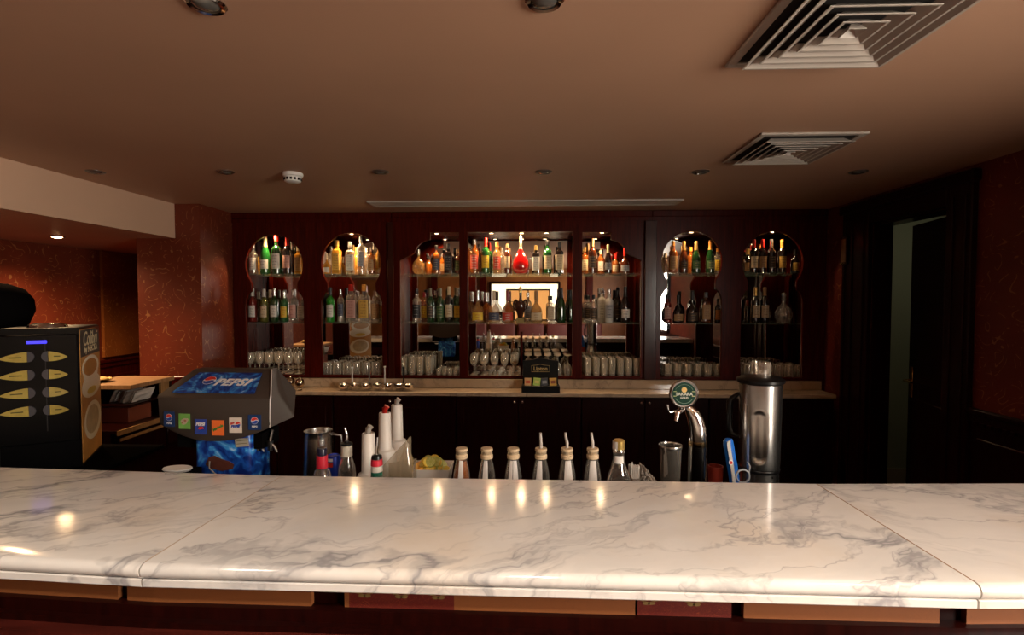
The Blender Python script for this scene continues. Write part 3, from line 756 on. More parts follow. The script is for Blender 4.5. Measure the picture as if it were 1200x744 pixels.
rows = [
 # bay, upper, base, list of (kind, glass, cap, label, px, top, rear, description)
 (1, T, 321, [('small', 'gold', 'gold', None, 302, 301, T, 'half hidden amber bottle'), ('spirit', 'clear', 'silver', 'white', 297.5, 286, Fa, 'clear bottle with grey-white label'),
   ('champ', 'green', 'olive', 'white', 311, 277, Fa, 'bright green bottle'), ('spirit', 'dkgreen', 'red', 'white', 324.5, 277, Fa, 'dark green bottle with red cap'),
   ('wine', 'dark', 'red', 'pink', 337, 278, Fa, 'black bottle, red cap, pink label'), ('wine', 'dark', 'silver', None, 342.5, 284, T, 'dark bottle with silver neck behind'),
   ('square', 'gold', 'cream', 'tan', 350, 289, Fa, 'tan labelled bottle with pale shoulders')]),
 (1, Fa, 378, [('wine', 'redbrown', 'white', 'white', 296.5, 338, Fa, 'red-brown bottle with white neck'), ('wine', 'olive', 'white', 'cream', 310, 339, Fa, 'yellow-green bottle with cream label'),
   ('wine', 'dkgreen', 'silver', 'white', 322, 338, Fa, 'dark green bottle with white label'), ('wine', 'green', 'silver', 'yellow', 333.5, 341, Fa, 'green bottle with narrow yellow label'),
   ('spirit', 'clear', 'silver', 'pink', 343.8, 340, Fa, 'clear bottle with red seal'), ('spirit', 'clear', 'silver', 'white', 353.5, 342, Fa, 'clear bottle nearest the arch edge'),
   ('wine', 'olive', 'white', None, 303.5, 342, T, 'half hidden olive bottle'), ('wine', 'olive', 'white', None, 317, 340, T, 'rear olive bottle')]),
 (2, T, 321, [('squat', 'gold', 'cream', 'white', 383, 297, Fa, 'squat orange-gold bottle with white foot label'), ('square', 'gold', 'gold', 'gold', 395, 282, Fa, 'square gold bottle with gold cap'),
   ('square', 'clear', 'silver', 'white', 410.5, 284, Fa, 'clear square bottle with silver cap'), ('spirit', 'gold', 'orange', None, 418, 290, T, 'rear gold bottle with orange cap'),
   ('slim', 'clear', 'silver', 'grey', 423.5, 277, Fa, 'tall clear bottle with long neck'), ('spirit', 'clear', 'white', None, 430, 291, T, 'rear clear bottle with white cap'),
   ('spirit', 'amber', 'silver', 'tan', 435.5, 290, Fa, 'amber bottle with silver cap'), ('slim', 'gold', 'silver', 'gold', 444, 288, Fa, 'gold bottle nearest the arch edge'),
   ('spirit', 'clear', 'silver', None, 388.5, 289, T, 'rear clear bottle with orange label')]),
 (2, Fa, 378, [('wine', 'brightgreen', 'black', 'white', 387.5, 337, Fa, 'vivid green bottle with oval white label'), ('slim', 'clear', 'silver', 'dkblue', 399.5, 340, Fa, 'clear slim bottle with purple label'),
   ('square', 'clear', 'red', 'pink', 412, 334, Fa, 'clear square bottle with red hat cap'), ('square', 'clear', 'orange', 'gold', 427, 334, Fa, 'clear square bottle with orange hat cap'),
   ('square', 'clear', 'silver', 'tan', 440.5, 341, Fa, 'clear bottle with tan label'), ('spirit', 'clear', 'silver', None, 420, 342, T, 'rear clear bottle with plain neck'),
   ('spirit', 'clear', 'gold', 'yellow', 447, 342, T, 'rear clear bottle with gold label')]),
 (3, T, 321, [('onion', 'paleamber', 'silver', None, 490.5, 293, Fa, 'round flat cognac flask'), ('small', 'amber', 'black', None, 502.5, 300, T, 'small rear amber bottle'),
   ('spirit', 'amber', 'black', 'dkblue', 511.5, 288, Fa, 'amber bottle with dark blue label'), ('spirit', 'amber', 'silver', 'tan', 518, 298, T, 'rear amber bottle with silver cap'),
   ('square', 'dark', 'black', 'black', 525.5, 286, Fa, 'square bottle with black label'), ('spirit', 'brown', 'tan', 'green', 536.5, 293, Fa, 'dark amber bottle with green label')]),
 (3, Fa, 378, [('spirit', 'clear', 'black', 'black', 488.5, 339, Fa, 'clear bottle with slanting black label'), ('spirit', 'amber', 'wine', 'yellow', 497, 343, T, 'rear amber bottle'),
   ('wine', 'dkgreen', 'olive', 'dark', 504.5, 338, Fa, 'dark green bottle with olive neck'), ('wine', 'dkgreen', 'olive', 'green', 516, 338, Fa, 'dark green bottle with greenish label'),
   ('wine', 'dark', 'cream', 'cream', 526.5, 336, Fa, 'dark bottle with cream label'), ('wine', 'green', 'silver', 'yellow', 536.5, 338, Fa, 'green bottle with yellow label'),
   ('slim', 'olive', 'silver', None, 510, 341, T, 'rear yellow-green bottle')]),
 (4, T, 321, [('slim', 'amber', 'silver', None, 550, 286, T, 'rear amber bottle at the post'), ('spirit', 'amber', 'silver', 'red', 556, 281, Fa, 'amber-red bottle with silver cap'),
   ('wine', 'green', 'red', 'yellow', 569, 279, Fa, 'green bottle with yellow label'), ('spirit', 'paleamber', 'orange', 'red', 582.5, 284, Fa, 'clear bottle, orange cap, red label'),
   ('slim', 'brown', 'tan', 'cream', 594.5, 286, Fa, 'slim bottle with cream label'), ('tear', 'red', 'crystal', None, 610, 275.5, Fa, 'red teardrop decanter with crystal stopper'),
   ('square', 'dark', 'gold', 'white', 628, 288, Fa, 'square dark bottle with white label'), ('spirit', 'green', 'black', 'cream', 641.5, 282, Fa, 'green bottle with cream label'),
   ('square', 'dark', 'black', 'cream', 655.5, 284, Fa, 'dark bottle with cream label, black cap'), ('spirit', 'clear', 'silver', None, 589, 290, T, 'rear clear bottle')]),
 (4, Fa, 379, [('squat', 'paleamber', 'silver', 'yellow', 560, 341, Fa, 'squat decanter with yellowish label'), ('squat', 'paleamber', 'silver', None, 552, 342, T, 'rear squat decanter at the post'),
   ('squat', 'paleamber', 'cream', 'dkblue', 579, 341, Fa, 'squat decanter with cream stopper'), ('squat', 'amber', 'wine', 'red', 595, 341, Fa, 'squat amber decanter with red stopper'),
   ('squat', 'amber', 'silver', None, 570, 343, T, 'rear squat amber decanter'), ('spirit', 'clear', 'silver', 'grey', 618.5, 343, T, 'rear silvery bottle'),
   ('squat', 'paleamber', 'tan', 'cream', 628.5, 341, Fa, 'round bottle with cream label'), ('square', 'clear', 'black', 'cream', 645.5, 347, Fa, 'small square clear bottle with black cap'),
   ('champ', 'dkgreen', 'black', None, 657.5, 338, Fa, 'dark green champagne bottle with black neck'), ('champ', 'dkgreen', 'black', None, 668, 340, T, 'rear dark green champagne bottle')]),
 (5, T, 321, [('spirit', 'amber', 'gold', 'cream', 685, 290, T, 'rear amber bottle with gold cap'), ('wine', 'brown', 'tan', 'dark', 694, 280, Fa, 'tall dark amber bottle'),
   ('spirit', 'amber', 'cream', 'white', 703.8, 294, T, 'rear bottle with cream cap'), ('champ', 'dark', 'olive', 'grey', 712.5, 287, Fa, 'dark olive bottle with grey oval label'),
   ('small', 'amber', 'red', 'cream', 721, 298, T, 'small rear amber bottle'), ('squat', 'brown', 'red', 'grey', 732, 291, Fa, 'squat dark bottle with red cap')]),
 (5, Fa, 378, [('spirit', 'clear', 'black', 'dark', 688, 346, T, 'rear clear bottle with black cap'), ('spirit', 'clear', 'black', 'dark', 695.5, 346, Fa, 'clear bottle with dark stripe label'),
   ('spirit', 'frost', 'silver', 'white', 705, 338, T, 'white frosted bottle behind'), ('spirit', 'frost', 'silver', 'grey', 713.5, 339, Fa, 'white frosted bottle with grey script'),
   ('wine', 'dark', 'black', 'dark', 723, 340, T, 'rear black wine bottle'), ('champ', 'dark', 'black', 'white', 732.5, 336, Fa, 'black champagne bottle with white label')]),
 (6, T, 321, [('small', 'clear', 'cream', None, 779.5, 297, T, 'small clear bottle at the arch edge'), ('spirit', 'amber', 'orange', 'tan', 788.5, 283, Fa, 'amber bottle with orange cap'),
   ('champ', 'brown', 'gold', 'dark', 801, 283, Fa, 'dark amber bottle with gold cap'), ('spirit', 'amber', 'orange', None, 809.5, 290, T, 'rear amber bottle with orange cap'),
   ('champ', 'dkgreen', 'gold', 'green', 815.5, 283, Fa, 'dark green labelled bottle with gold neck'), ('champ', 'dkgreen', 'orange', 'green', 832, 282, Fa, 'dark green labelled bottle with orange neck'),
   ('spirit', 'clear', 'orange', 'yellow', 840.5, 291, T, 'rear clear bottle with orange cap')]),
 (6, Fa, 378, [('spirit', 'redbrown', 'black', 'pink', 782, 345, Fa, 'brown bottle with pinkish label'), ('squat', 'dark', 'black', 'tan', 794.5, 346, Fa, 'squat black bottle with tan label'),
   ('squat', 'dark', 'black', 'dark', 811, 341, Fa, 'squat all-black bottle'), ('square', 'brown', 'black', 'tan', 827, 343, Fa, 'dark amber bottle with tan label'),
   ('spirit', 'dark', 'black', 'orange', 841, 350, Fa, 'dark bottle with orange label')]),
 (7, T, 320, [('small', 'dark', 'gold', 'tan', 876, 292, T, 'small rear dark bottle'), ('wine', 'dark', 'red', 'cream', 883, 281, Fa, 'black wine bottle, red cap, cream label'),
   ('wine', 'dark', 'red', 'tan', 893, 281, Fa, 'black wine bottle, red cap, tan label'), ('wine', 'dark', 'silver', 'dark', 903.5, 281, Fa, 'black wine bottle with silver cap'),
   ('wine', 'dark', 'orange', 'gold', 916, 281, Fa, 'dark bottle with orange cap and gold label'), ('small', 'dark', 'black', 'gold', 931.5, 293, Fa, 'short dark bottle with gold label')]),
 (7, Fa, 378, [('wine', 'dark', 'wine', None, 875.5, 352, T, 'short rear dark bottle'), ('wine', 'dark', 'gold', 'cream', 885, 337, Fa, 'dark wine bottle with gold cap'),
   ('wine', 'dark', 'tan', 'cream', 895.5, 337, Fa, 'dark wine bottle with tan cap')]),
]
for bay, u, base, lst in rows:
    for (k, g, c, lb, px, top, rear, desc) in lst:
        nm = 'champagne_bottle' if 'champagne' in desc else 'wine_bottle' if 'wine' in desc else 'decanter' if 'decanter' in desc else 'liquor_bottle'
        bottle(k, g, c, lb, px, top, base, bay, desc, rear, u, nm, sc2=(1.0 if k in ('tear', 'onion') else .93))
# brown winged bottle on its little box, and crystal decanters
x = P(609.5, 379, 4.585).x
t = thing('trophy_bottle', 'dark brown heart-shaped bottle on a gold box, lower shelf, bay above the tea box', 'bottle', (x, 4.585, SL + .0004), 0, gname(4, False)); t.scale = (.62, .75, .9)
b = B(); bb(b, -.055, .055, -.04, .04, 0, .045, bev=.003); obj('box_base', b, mat('gold green box', (.28, .20, .06), .4), t)
b = B(); lathe(b, [(0, .046), (.03, .046), (.045, .09), (.072, .15), (.078, .18), (.06, .205), (.02, .22), (.014, .25), (.014, .32), (0, .32)], 24, 2, .55, close=False); obj('bottle_body', b, mat('dark brown ceramic', (.055, .018, .010), .15, coat=.6), t)
for s in (-1, 1):
    b = B(); tube(b, [(s * .03, 0, .20), (s * .075, 0, .225), (s * .10, 0, .19), (s * .085, 0, .14), (s * .055, 0, .12)], [.008, .011, .012, .010, .006], 8); obj('handle', b, MATS['dark brown ceramic'], t)
b = B(); lathe(b, [(.017, .30), (.017, .335), (.011, .34), (.011, .36), (0, .362)], 14, close=False); obj('cap', b, capm('gold'), t)
M_CRY = glassy('cut crystal', (.7, .7, .7), .25, .9, .3)
x = P(918, 378, 4.585).x
t = tag(obj('decanter', (lambda b: (lathe(b, [(0, .005), (.05, 0), (.055, .01), (.07, .05), (.074, .09), (.055, .13), (.022, .165), (.016, .19), (.024, .215), (.012, .222), (.02, .245), (.018, .262), (0, .27)], 10, close=False), b)[1])(B()), M_CRY),
        'cut crystal decanter with stopper, lower shelf, arched niche above the steel blender', 'decanter', gname(7, False)); t.location = (x, 4.585, SL + .0004)

# ------------------------------------------------------------------ drinking glasses at the foot of the shelving
M_GLASS = glassy('drinking glass', (1.0, .94, .78), .20, .97, .50, .10)
def gm(prof, seg=14): b = B(); lathe(b, prof, seg, close=False); return tomesh('glass', b)
G = {
 'stem': gm([(0, .004), (.030, .002), (.034, 0), (.006, .008), (.004, .03), (.004, .075), (.012, .085), (.030, .105), (.036, .13), (.035, .16), (.030, .185), (.028, .185), (.033, .16), (.034, .13), (.028, .108), (0, .09)]),
 'invstem': gm([(.030, 0), (.036, .03), (.035, .06), (.025, .085), (.006, .10), (.004, .15), (.008, .168), (.033, .175), (.034, .178), (0, .182)]),
 'tumbler': gm([(0, .001), (.026, 0), (.030, .01), (.034, .10), (.036, .105), (.033, .105), (.031, .1), (.027, .02), (0, .016)]),
 'invtumbler': gm([(.034, 0), (.035, .01), (.031, .085), (.028, .10), (.020, .103), (.016, .098), (0, .098)]),
 'highball': gm([(0, .001), (.024, 0), (.027, .01), (.031, .15), (.032, .155), (.030, .155), (.028, .15), (.024, .02), (0, .016)]),
 'shot': gm([(0, .001), (.018, 0), (.020, .008), (.025, .060), (.023, .060), (.018, .016), (0, .014)]),
}
def glasses(kind, x0, x1, nx, ys, group, label, name, jit=.003, z=SB, sc_=1.0):
    for y in ys:
        for i in range(nx):
            x = x0 + (x1 - x0) * (i + .5) / nx
            o = link(name, G[kind], M_GLASS, None, (x + random.uniform(-jit, jit), y + random.uniform(-jit, jit), z + .0004), (0, 0, random.uniform(0, 6)), sc_)
            tag(o, label, 'glass', group)
ZB = SB
glasses('stem', X(290, 4.58), X(357, 4.58), 6, (4.53, 4.61, 4.69), 'wine glasses at the foot of the first niche', 'clear stemmed wine glass, foot of the arched niche above the soda dispenser', 'wine_glass')
glasses('invtumbler', X(380, 4.58), X(448, 4.58), 6, (4.52, 4.60, 4.68), 'tumblers at the foot of the second niche', 'upside-down glass tumbler, foot of the arched niche above the steel bowls', 'glass_tumbler', sc_=1.04)
glasses('highball', X(470, 4.58), X(508, 4.58), 4, (4.51, 4.58, 4.65, 4.72), 'highball glasses in the shouldered bay', 'tall ribbed highball glass, foot of the shouldered bay next to steel bowls niche', 'highball_glass')
glasses('shot', X(512, 4.58), X(538, 4.58), 4, (4.51, 4.57, 4.63, 4.69), 'low glasses in the shouldered bay', 'small low glass in the heap at foot of the bay beside the highball glasses', 'shot_glass', jit=.001, sc_=.86)
glasses('stem', X(550, 4.58), X(609, 4.58), 5, (4.52, 4.60, 4.68), 'stem glasses beside the tea box', 'clear stemmed glass, foot of the middle bay between post and tea box', 'wine_glass', sc_=.98)
glasses('invstem', X(613, 4.58), X(671, 4.58), 5, (4.52, 4.60, 4.68), 'inverted glasses behind the tea box', 'upside-down stemmed glass standing just behind the black tea box', 'wine_glass')
glasses('highball', X(684, 4.58), X(750, 4.58), 7, (4.51, 4.58, 4.65, 4.72), 'highball glasses beyond the tea box', 'tall highball glass, foot of the shouldered bay beyond the tea box', 'highball_glass', sc_=.97)
glasses('tumbler', X(775, 4.58), X(844, 4.58), 6, (4.51, 4.59, 4.67), 'tumblers above the beer tap', 'glass tumbler at foot of the arched niche above the beer tap', 'glass_tumbler')
glasses('invtumbler', X(869, 4.58), X(938, 4.58), 6, (4.51, 4.59, 4.67), 'tumblers above the blender', 'upside-down tumbler at foot of the arched niche above the steel blender', 'glass_tumbler')
# ------------------------------------------------------------------ things on the back counter
# tea box
p = P(633.5, 461, 4.24)
t = thing('tea_box', 'black tea bag display box with gold lettering on the back counter', 'tea box', (p.x, 4.245, .9305))
w = .158
b = B(); bb(b, -w, w, -.04, .09, 0, .055, bev=.003); obj('tray', b, M_BLACK, t)
b = B(); plate(b, [(-w + .008, .05), (w - .008, .05), (w - .008, .252), (w * .45, .262), (0, .278), (-w * .45, .262), (-w + .008, .252)], .012, .085); obj('back_panel', b, M_BLACK, t)
M_GLET = mat('gold print', (.62, .45, .18), .4, .3)
text('lettering', 'Lipton', .046, M_GLET, t, (0, .072, .185), bold=.0012)
b = B()
o_, i_ = [(-.075, .160), (.075, .160), (.075, .212), (.03, .216), (0, .224), (-.03, .216), (-.075, .212)], None
pts3 = [(x, .0715, z) for x, z in o_]; tube(b, pts3 + pts3[:2], .0018, 6); obj('gold_border', b, M_GLET, t)
for i, (c, x, tl) in enumerate((((.75, .42, .16), -.105, 0), ((.45, .62, .10), -.035, 6), ((.05, .05, .06), .035, -4), ((.75, .42, .06), .105, -3))):
    for k in range(2):
        b = B(); box(b, (0, 0, .035), (.058, .005, .062), bev=.001)
        q = obj('tea_packet', b, mat('tea packet %d' % i, c, .45), None, (p.x + x, 4.233 + k * .012, .9305 + .052), (R(-8), R(tl), 0))
        tag(q, ['orange-cream', 'green', 'black', 'amber'][i] + ' tea packet in the black tea box, ' + ('front' if k == 0 else 'second') + ' of its stack', 'tea packet', 'tea packets in the display box')
        b = B(); plate(b, rect(-.018, .018, .022, .046), .0006, -.0026); obj('packet_mark', b, mat('packet mark %d' % i, [(.7, .1, .03), (.8, .75, .2), (.3, .3, .3), (.35, .08, .02)][i], .5), q)
# row of bowls with upright handles
for i, px in enumerate((404, 416, 430, 443, 456.5, 468.5, 479.5)):
    q = P(px, 457, 4.29)
    t = thing('steel_bowl', ('first', 'second', 'third', 'fourth', 'fifth', 'sixth', 'last')[i] + ' small steel bowl of the row, counted from the soda dispenser', 'bowl', (q.x, 4.27 + .012 * (i % 2), .9305), 0, 'steel bowls on the back counter'); t.scale = (1, 1, 1.35)
    b = B(); lathe(b, [(0, .004), (.018, .002), (.022, 0), (.034, .012), (.042, .028), (.043, .038), (.045, .040), (.043, .041), (.039, .028), (.03, .014), (0, .008)], 22, close=False); obj('bowl_body', b, M_CHROME, t)
    b = B(); lathe(b, [(.041, .032), (.038, .040), (.024, .048), (0, .052)], 20, close=False); obj('bowl_lid', b, M_STEEL, t)
for px, top, m, nm in ((413, 430, M_WHITE, 'white'), (433, 431, M_DSTEEL, 'thin grey'), (451, 429, M_WHITE, 'second white'), (473, 430, M_BLACK, 'black')):
    q = P(px, 455, 4.345); zt = P(px, top, 4.345).z - .9305
    b = B(); lathe(b, [(.018, 0), (.018, .004), (.007, .008), (.006, zt - .012), (.011, zt - .010), (.011, zt), (0, zt)], 12)
    o = obj('upright_stirrer', b, m, None, (q.x, 4.345, .9307)); tag(o, nm + ' upright stick standing behind the row of steel bowls', 'stirrer', 'upright sticks behind the bowls')
for i, (px, y, s) in enumerate(((329, 4.26, 1), (340.5, 4.285, 1.15), (351.5, 4.26, 1.1), (318, 4.30, 1.0))):
    q = P(px, 457, y); b = B(); lathe(b, [(0, .002), (.020, 0), (.022, .004), (.012, .014), (.024, .026), (.038, .05), (.040, .072), (.032, .095), (.012, .108), (.008, .12), (0, .124)], 22, close=False)
    o = obj('metal_pot', b, mat('brassy steel', (.48, .40, .30), .12, 1), None, (q.x, y, .9305)); o.scale = (s * .85,) * 3
    tag(o, ('round shiny metal pot, nearest the soda dispenser but one', 'round shiny metal pot in the middle of the pot cluster', 'round shiny metal pot at the open counter side', 'round shiny metal pot half behind the soda dispenser')[i], 'pot', 'metal pots on the back counter')

# ------------------------------------------------------------------ side counter by the pillar
t = thing('side_counter', 'dark side counter with tan front edges beside the red pillar', 'counter', (-2.9, 3.45, 0))
b = B(); bb(b, -.42, .40, -.47, .48, .885, .905, bev=.002); obj('top', b, M_DARK, t)
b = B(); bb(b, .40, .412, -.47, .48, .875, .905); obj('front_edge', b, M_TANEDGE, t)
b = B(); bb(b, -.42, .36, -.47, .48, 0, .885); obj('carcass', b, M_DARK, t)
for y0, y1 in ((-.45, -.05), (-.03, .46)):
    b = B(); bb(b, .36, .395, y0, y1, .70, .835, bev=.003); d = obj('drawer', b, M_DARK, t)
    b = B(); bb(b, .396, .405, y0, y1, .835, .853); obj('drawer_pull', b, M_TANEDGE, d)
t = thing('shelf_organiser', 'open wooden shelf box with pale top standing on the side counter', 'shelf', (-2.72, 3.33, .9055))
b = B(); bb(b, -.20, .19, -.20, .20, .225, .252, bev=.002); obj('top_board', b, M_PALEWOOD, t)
b = B(); bb(b, -.20, -.18, -.20, .20, 0, .225); obj('side_panel', b, M_DARK, t)
b = B(); bb(b, -.18, .17, .18, .20, 0, .225); obj('back_panel', b, M_DARK, t)
b = B(); bb(b, .15, .165, .10, .18, 0, .225); obj('corner_post', b, M_TANEDGE, t)
b = B(); bb(b, -.18, .18, -.20, .18, .118, .125); obj('mid_shelf', b, M_DARK, t)
b = B(); bb(b, -.14, .14, -.12, .08, 0, .10, bev=.004); o = obj('storage_box', b, mat('red brown box', (.20, .045, .02), .5), None, (-2.72, 3.29, .906)); tag(o, 'red-brown box inside the wooden shelf box', 'box')
# wrapped napkins
M_FILM = mat('clear wrap', (.62, .52, .44), .25, alpha=.75)
for i in range(9):
    rr = random.Random(i + 3)
    b = B(); bmesh.ops.create_grid(b, x_segments=5, y_segments=5, size=.5)
    for v in b.verts: v.co.z += rr.uniform(-.035, .035)
    bmesh.ops.transform(b, matrix=Matrix.Diagonal((.082, .17 - .006 * i, .10, 1)), verts=b.verts[:])
    bmesh.ops.solidify(b, geom=b.faces[:], thickness=.002)
    o = obj('napkin_packet', b, M_FILM if i % 3 else M_WHITE, None, (-2.56 - .021 * i, 3.26 + rr.uniform(-.02, .02), .9055 + .125 + .043), (0, R(-64), 0), smooth=False)
    tag(o, 'crumpled clear-wrapped paper packet heaped in the wooden shelf box', 'napkin packet', 'wrapped packets in the shelf box')
q = P(121, 440, 3.25)
t = thing('gold_dish', 'small shallow gold dish on the wooden shelf box', 'dish', (q.x - .02, 3.25, .9055 + .2525))
b = B(); lathe(b, [(0, .003), (.03, 0), (.055, .012), (.07, .02), (.068, .022), (.04, .01), (0, .007)], 24, close=False); obj('dish_bowl', b, M_GOLDM, t)
b = B(); lathe(b, [(.052, .012), (.045, .026), (.02, .034), (0, .036)], 20, close=False); obj('dish_filling', b, mat('yellow biscuits', (.6, .38, .10), .6, vary=.4, bscale=60), t)

# ------------------------------------------------------------------ coffee machine
th = R(30)
cr = P(92, 400, 2.45)
wdt, dep, hz = .31, .42, .70
orig = Vector((cr.x, cr.y, .8605)) - Vector((math.cos(th), math.sin(th), 0)) * (wdt / 2)
t = thing('coffee_machine', 'tall black drinks machine with yellow leaf-shaped buttons', 'coffee machine', orig, th)
def xz_round(w0, w1, z0, z1, r, both=False):
    pts = [(w0, z0), (w1, z0)] + [(w1 - r + r * math.cos(R(a)), z1 - r + r * math.sin(R(a))) for a in range(0, 91, 15)]
    pts += [(w0 + r + r * math.cos(R(a)), z1 - r + r * math.sin(R(a))) for a in range(90, 181, 15)] if both else [(w0, z1)]
    return pts
b = B(); plate(b, xz_round(-wdt / 2, wdt / 2, 0, hz, .012, True), dep - .02, dep)
bmesh.ops.bevel(b, geom=[e for e in b.edges if abs(e.verts[0].co.y - e.verts[1].co.y) < .001], offset=.004, segments=1, affect='EDGES'); obj('housing', b, M_BLACK, t)
b = B(); bb(b, -wdt / 2 + .004, wdt / 2 - .004, 0, .02, .14, hz - .03, bev=.006); obj('front_door', b, M_BLACK, t)
b = B(); plate(b, rect(-.0015, .0015, .2, hz - .05), .0008, -.0004); obj('door_seam', b, mat('dark seam', (.03, .03, .03), .5), t, loc=(.028, 0, 0))
b = B(); lathe(b, [(.0, .022), (.05, .02), (.075, .012), (.08, 0)], 28, close=False); obj('hopper_lid', b, M_CHROME, t, loc=(.0, .16, hz))
b = B(); bb(b, -.012, .012, 0, 0, 0, 0) if False else bb(b, -.038, .038, -.004, 0, -.008, .008, bev=.002)
obj('display', b, mat('blue display', (.02, .02, .3), .3, emis=(.05, .04, 1), es=1.6), t, loc=(-.002, -.0, hz - .065))
M_LEAF = mat('yellow printed button', (.58, .44, .10), .3, coat=.5, vary=.25, bscale=40)
M_KNOB = mat('grey button cap', (.13, .13, .15), .35, .5)
for r_ in range(4):
    z = hz - .135 - r_ * .087
    for s in (-1, 1):
        L_ = .105 if s < 0 else .072
        cx_ = -.038 if s < 0 else .040
        pts = []
        for k in range(13):
            u = k / 12; pts.append((cx_ + s * u * L_, z + .024 * math.cos(u * math.pi / 2) ** .8 * (1 if u < 1 else 0) + (-.006 * u)))
        pts += [(cx_ + s * (k / 12) * L_, z - .024 * math.cos(k / 12 * math.pi / 2) ** .8 - .006 * k / 12) for k in range(11, -1, -1)]
        b = B(); plate(b, pts, .004, -.0); bt = obj('drink_button', b, M_LEAF, t)
        bt['label'] = 'yellow leaf-shaped drink button'
        b = B(); plate(b, [(cx_ - s * .002, z - .025)] + [(cx_ - s * .002 - s * .024 * math.sin(R(a)), z - .025 * math.cos(R(a))) for a in range(15, 180, 15)] + [(cx_ - s * .002, z + .025)], .008, 0); obj('button_cap', b, M_KNOB, bt)
        b = B(); plate(b, rect(min(cx_ + s * .02, cx_ + s * L_ * .62), max(cx_ + s * .02, cx_ + s * L_ * .62), z - .004, z + .001), .0006, -.004); obj('button_print', b, mat('dark print', (.10, .08, .02), .5), bt)
# side panel with the printed picture
sp = bpy.data.objects.new('side_panel', None)
b = B(); plate(b, [(.012, .02), (.40, .02), (.40, hz - .10)] + [(.40 - .09 + .09 * math.cos(R(a)), hz - .10 + .085 * math.sin(R(a))) for a in range(15, 90, 15)] + [(.30, hz - .012), (.012, hz - .012)], .003, 0)
side = obj('side_panel', b, mat('amber coffee print', (.50, .24, .06), .4, vary=.45, bscale=6), t, (wdt / 2, 0, 0), (0, 0, R(90)))
b = B(); plate(b, [(.014, hz - .15), (.398, hz - .15), (.398, hz - .10)] + [(.308 + .09 * math.cos(R(a)), hz - .10 + .083 * math.sin(R(a))) for a in range(15, 90, 15)] + [(.30, hz - .015), (.014, hz - .015)], .001, -.003); obj('black_header', b, mat('dark slate print', (.045, .045, .038), .5, vary=.6, bscale=50), side)
text('lettering', 'Colibri', .105, mat('pale gold print', (.60, .50, .30), .5), side, (.20, -.0045, hz - .065), shear=.3, sx=.95)
text('lettering', 'by NECTA', .045, MATS['pale gold print'], side, (.21, -.0045, hz - .118), bold=.001, sx=1.3)
M_CUPW = mat('printed cup white', (.82, .74, .58), .4); M_COF = mat('printed coffee', (.42, .20, .05), .4)
b = B(); plate(b, ell(.21, hz - .315, .19, .062), .0008, -.003); obj('printed_saucer', b, M_CUPW, side)
b = B(); plate(b, [(.06, hz - .215)] + [(.20 + .15 * math.cos(R(a)), hz - .225 + .085 * math.sin(R(a))) for a in range(180, 361, 15)] + [(.36, hz - .215)], .0016, -.003); plate(b, ell(.20, hz - .215, .165, .062), .0018, -.003); obj('printed_cup', b, M_CUPW, side)
b = B(); plate(b, ell(.19, hz - .215, .135, .045), .0022, -.003); obj('printed_coffee', b, M_COF, side)
b = B(); plate(b, ell(.21, hz - .34, .09, .018), .0014, -.003); obj('printed_spoon', b, mat('yellow print', (.7, .5, .08), .4), side)
b = B(); plate(b, ell(.22, .20, .17, .10), .0008, -.003); obj('printed_saucer', b, M_CUPW, side)
b = B(); plate(b, ell(.21, .205, .13, .075), .0014, -.003); obj('printed_foam', b, mat('printed foam', (.50, .38, .22), .5, vary=.4, bscale=20), side)
# dark round thing behind/above the machine
q = P(-18, 388, 2.62)
t = thing('dark_hopper', 'large dark rounded hopper dome cut by the picture edge above the coffee machine', 'hopper', (q.x + .02, 2.62, .8605))
b = B(); lathe(b, [(.06, 0), (.06, .60), (.16, .70), (.19, .78), (.185, .84), (.15, .895), (.08, .925), (0, .93)], 32, close=False)
obj('dome', b, M_BLACKM, t)

# ------------------------------------------------------------------ soda dispenser
pc = P(246, 470, 1.95)
t = thing('soda_dispenser', 'brown-grey soda fountain head with drink decals on a blue tower', 'soda dispenser', (pc.x, 1.95, .8605), R(-2))
Z0 = .8605
M_TAUPE = mat('taupe metal', (.070, .052, .042), .42, .25, bump=.05, bscale=300)
def face_y(u): return .020 * u * u            # u in -1..1, bowed forward in the middle
def bot_z(u): return 1.140 - Z0 + .055 * u * u
RZ = 1.318 - Z0; TZ = 1.405 - Z0
hw = .234
b = B(); rowsv = []
for i in range(17):
    u = -1 + 2 * i / 16; x = u * hw; xt = -.012 + u * .172; fy = face_y(u)
    rowsv.append([b.verts.new(c) for c in ((x * .965, fy + .012, bot_z(u)), (x * .975, fy + .004, bot_z(u) + .012), (x * .995, fy + .003, RZ - .018), (x, fy + .000, RZ - .008), (x * .995, fy + .006, RZ), (xt, .165, TZ - .004), (xt * .99, .175, TZ), (xt * .99, .215, TZ), (x, .225, RZ - .01), (x * .98, .215, bot_z(u)))])
for A, C in zip(rowsv, rowsv[1:]):
    for k in range(len(A)):
        j = (k + 1) % len(A); b.faces.new((A[k], A[j], C[j], C[k]))
b.faces.new(rowsv[0][::-1]); b.faces.new(rowsv[-1]); obj('dispenser_head', b, M_TAUPE, t)
b = B(); M_TRIMW = mat('bright edge trim', (.75, .68, .62), .3, .4)
u = 1; fy = face_y(1)
tube(b, [(hw * .967, fy + .008, bot_z(1)), (hw * .997, fy + .0, RZ - .018), (hw + .001, fy + .002, RZ), (.1605, .165, TZ)], .0028, 8); obj('edge_trim', b, M_TRIMW, t)
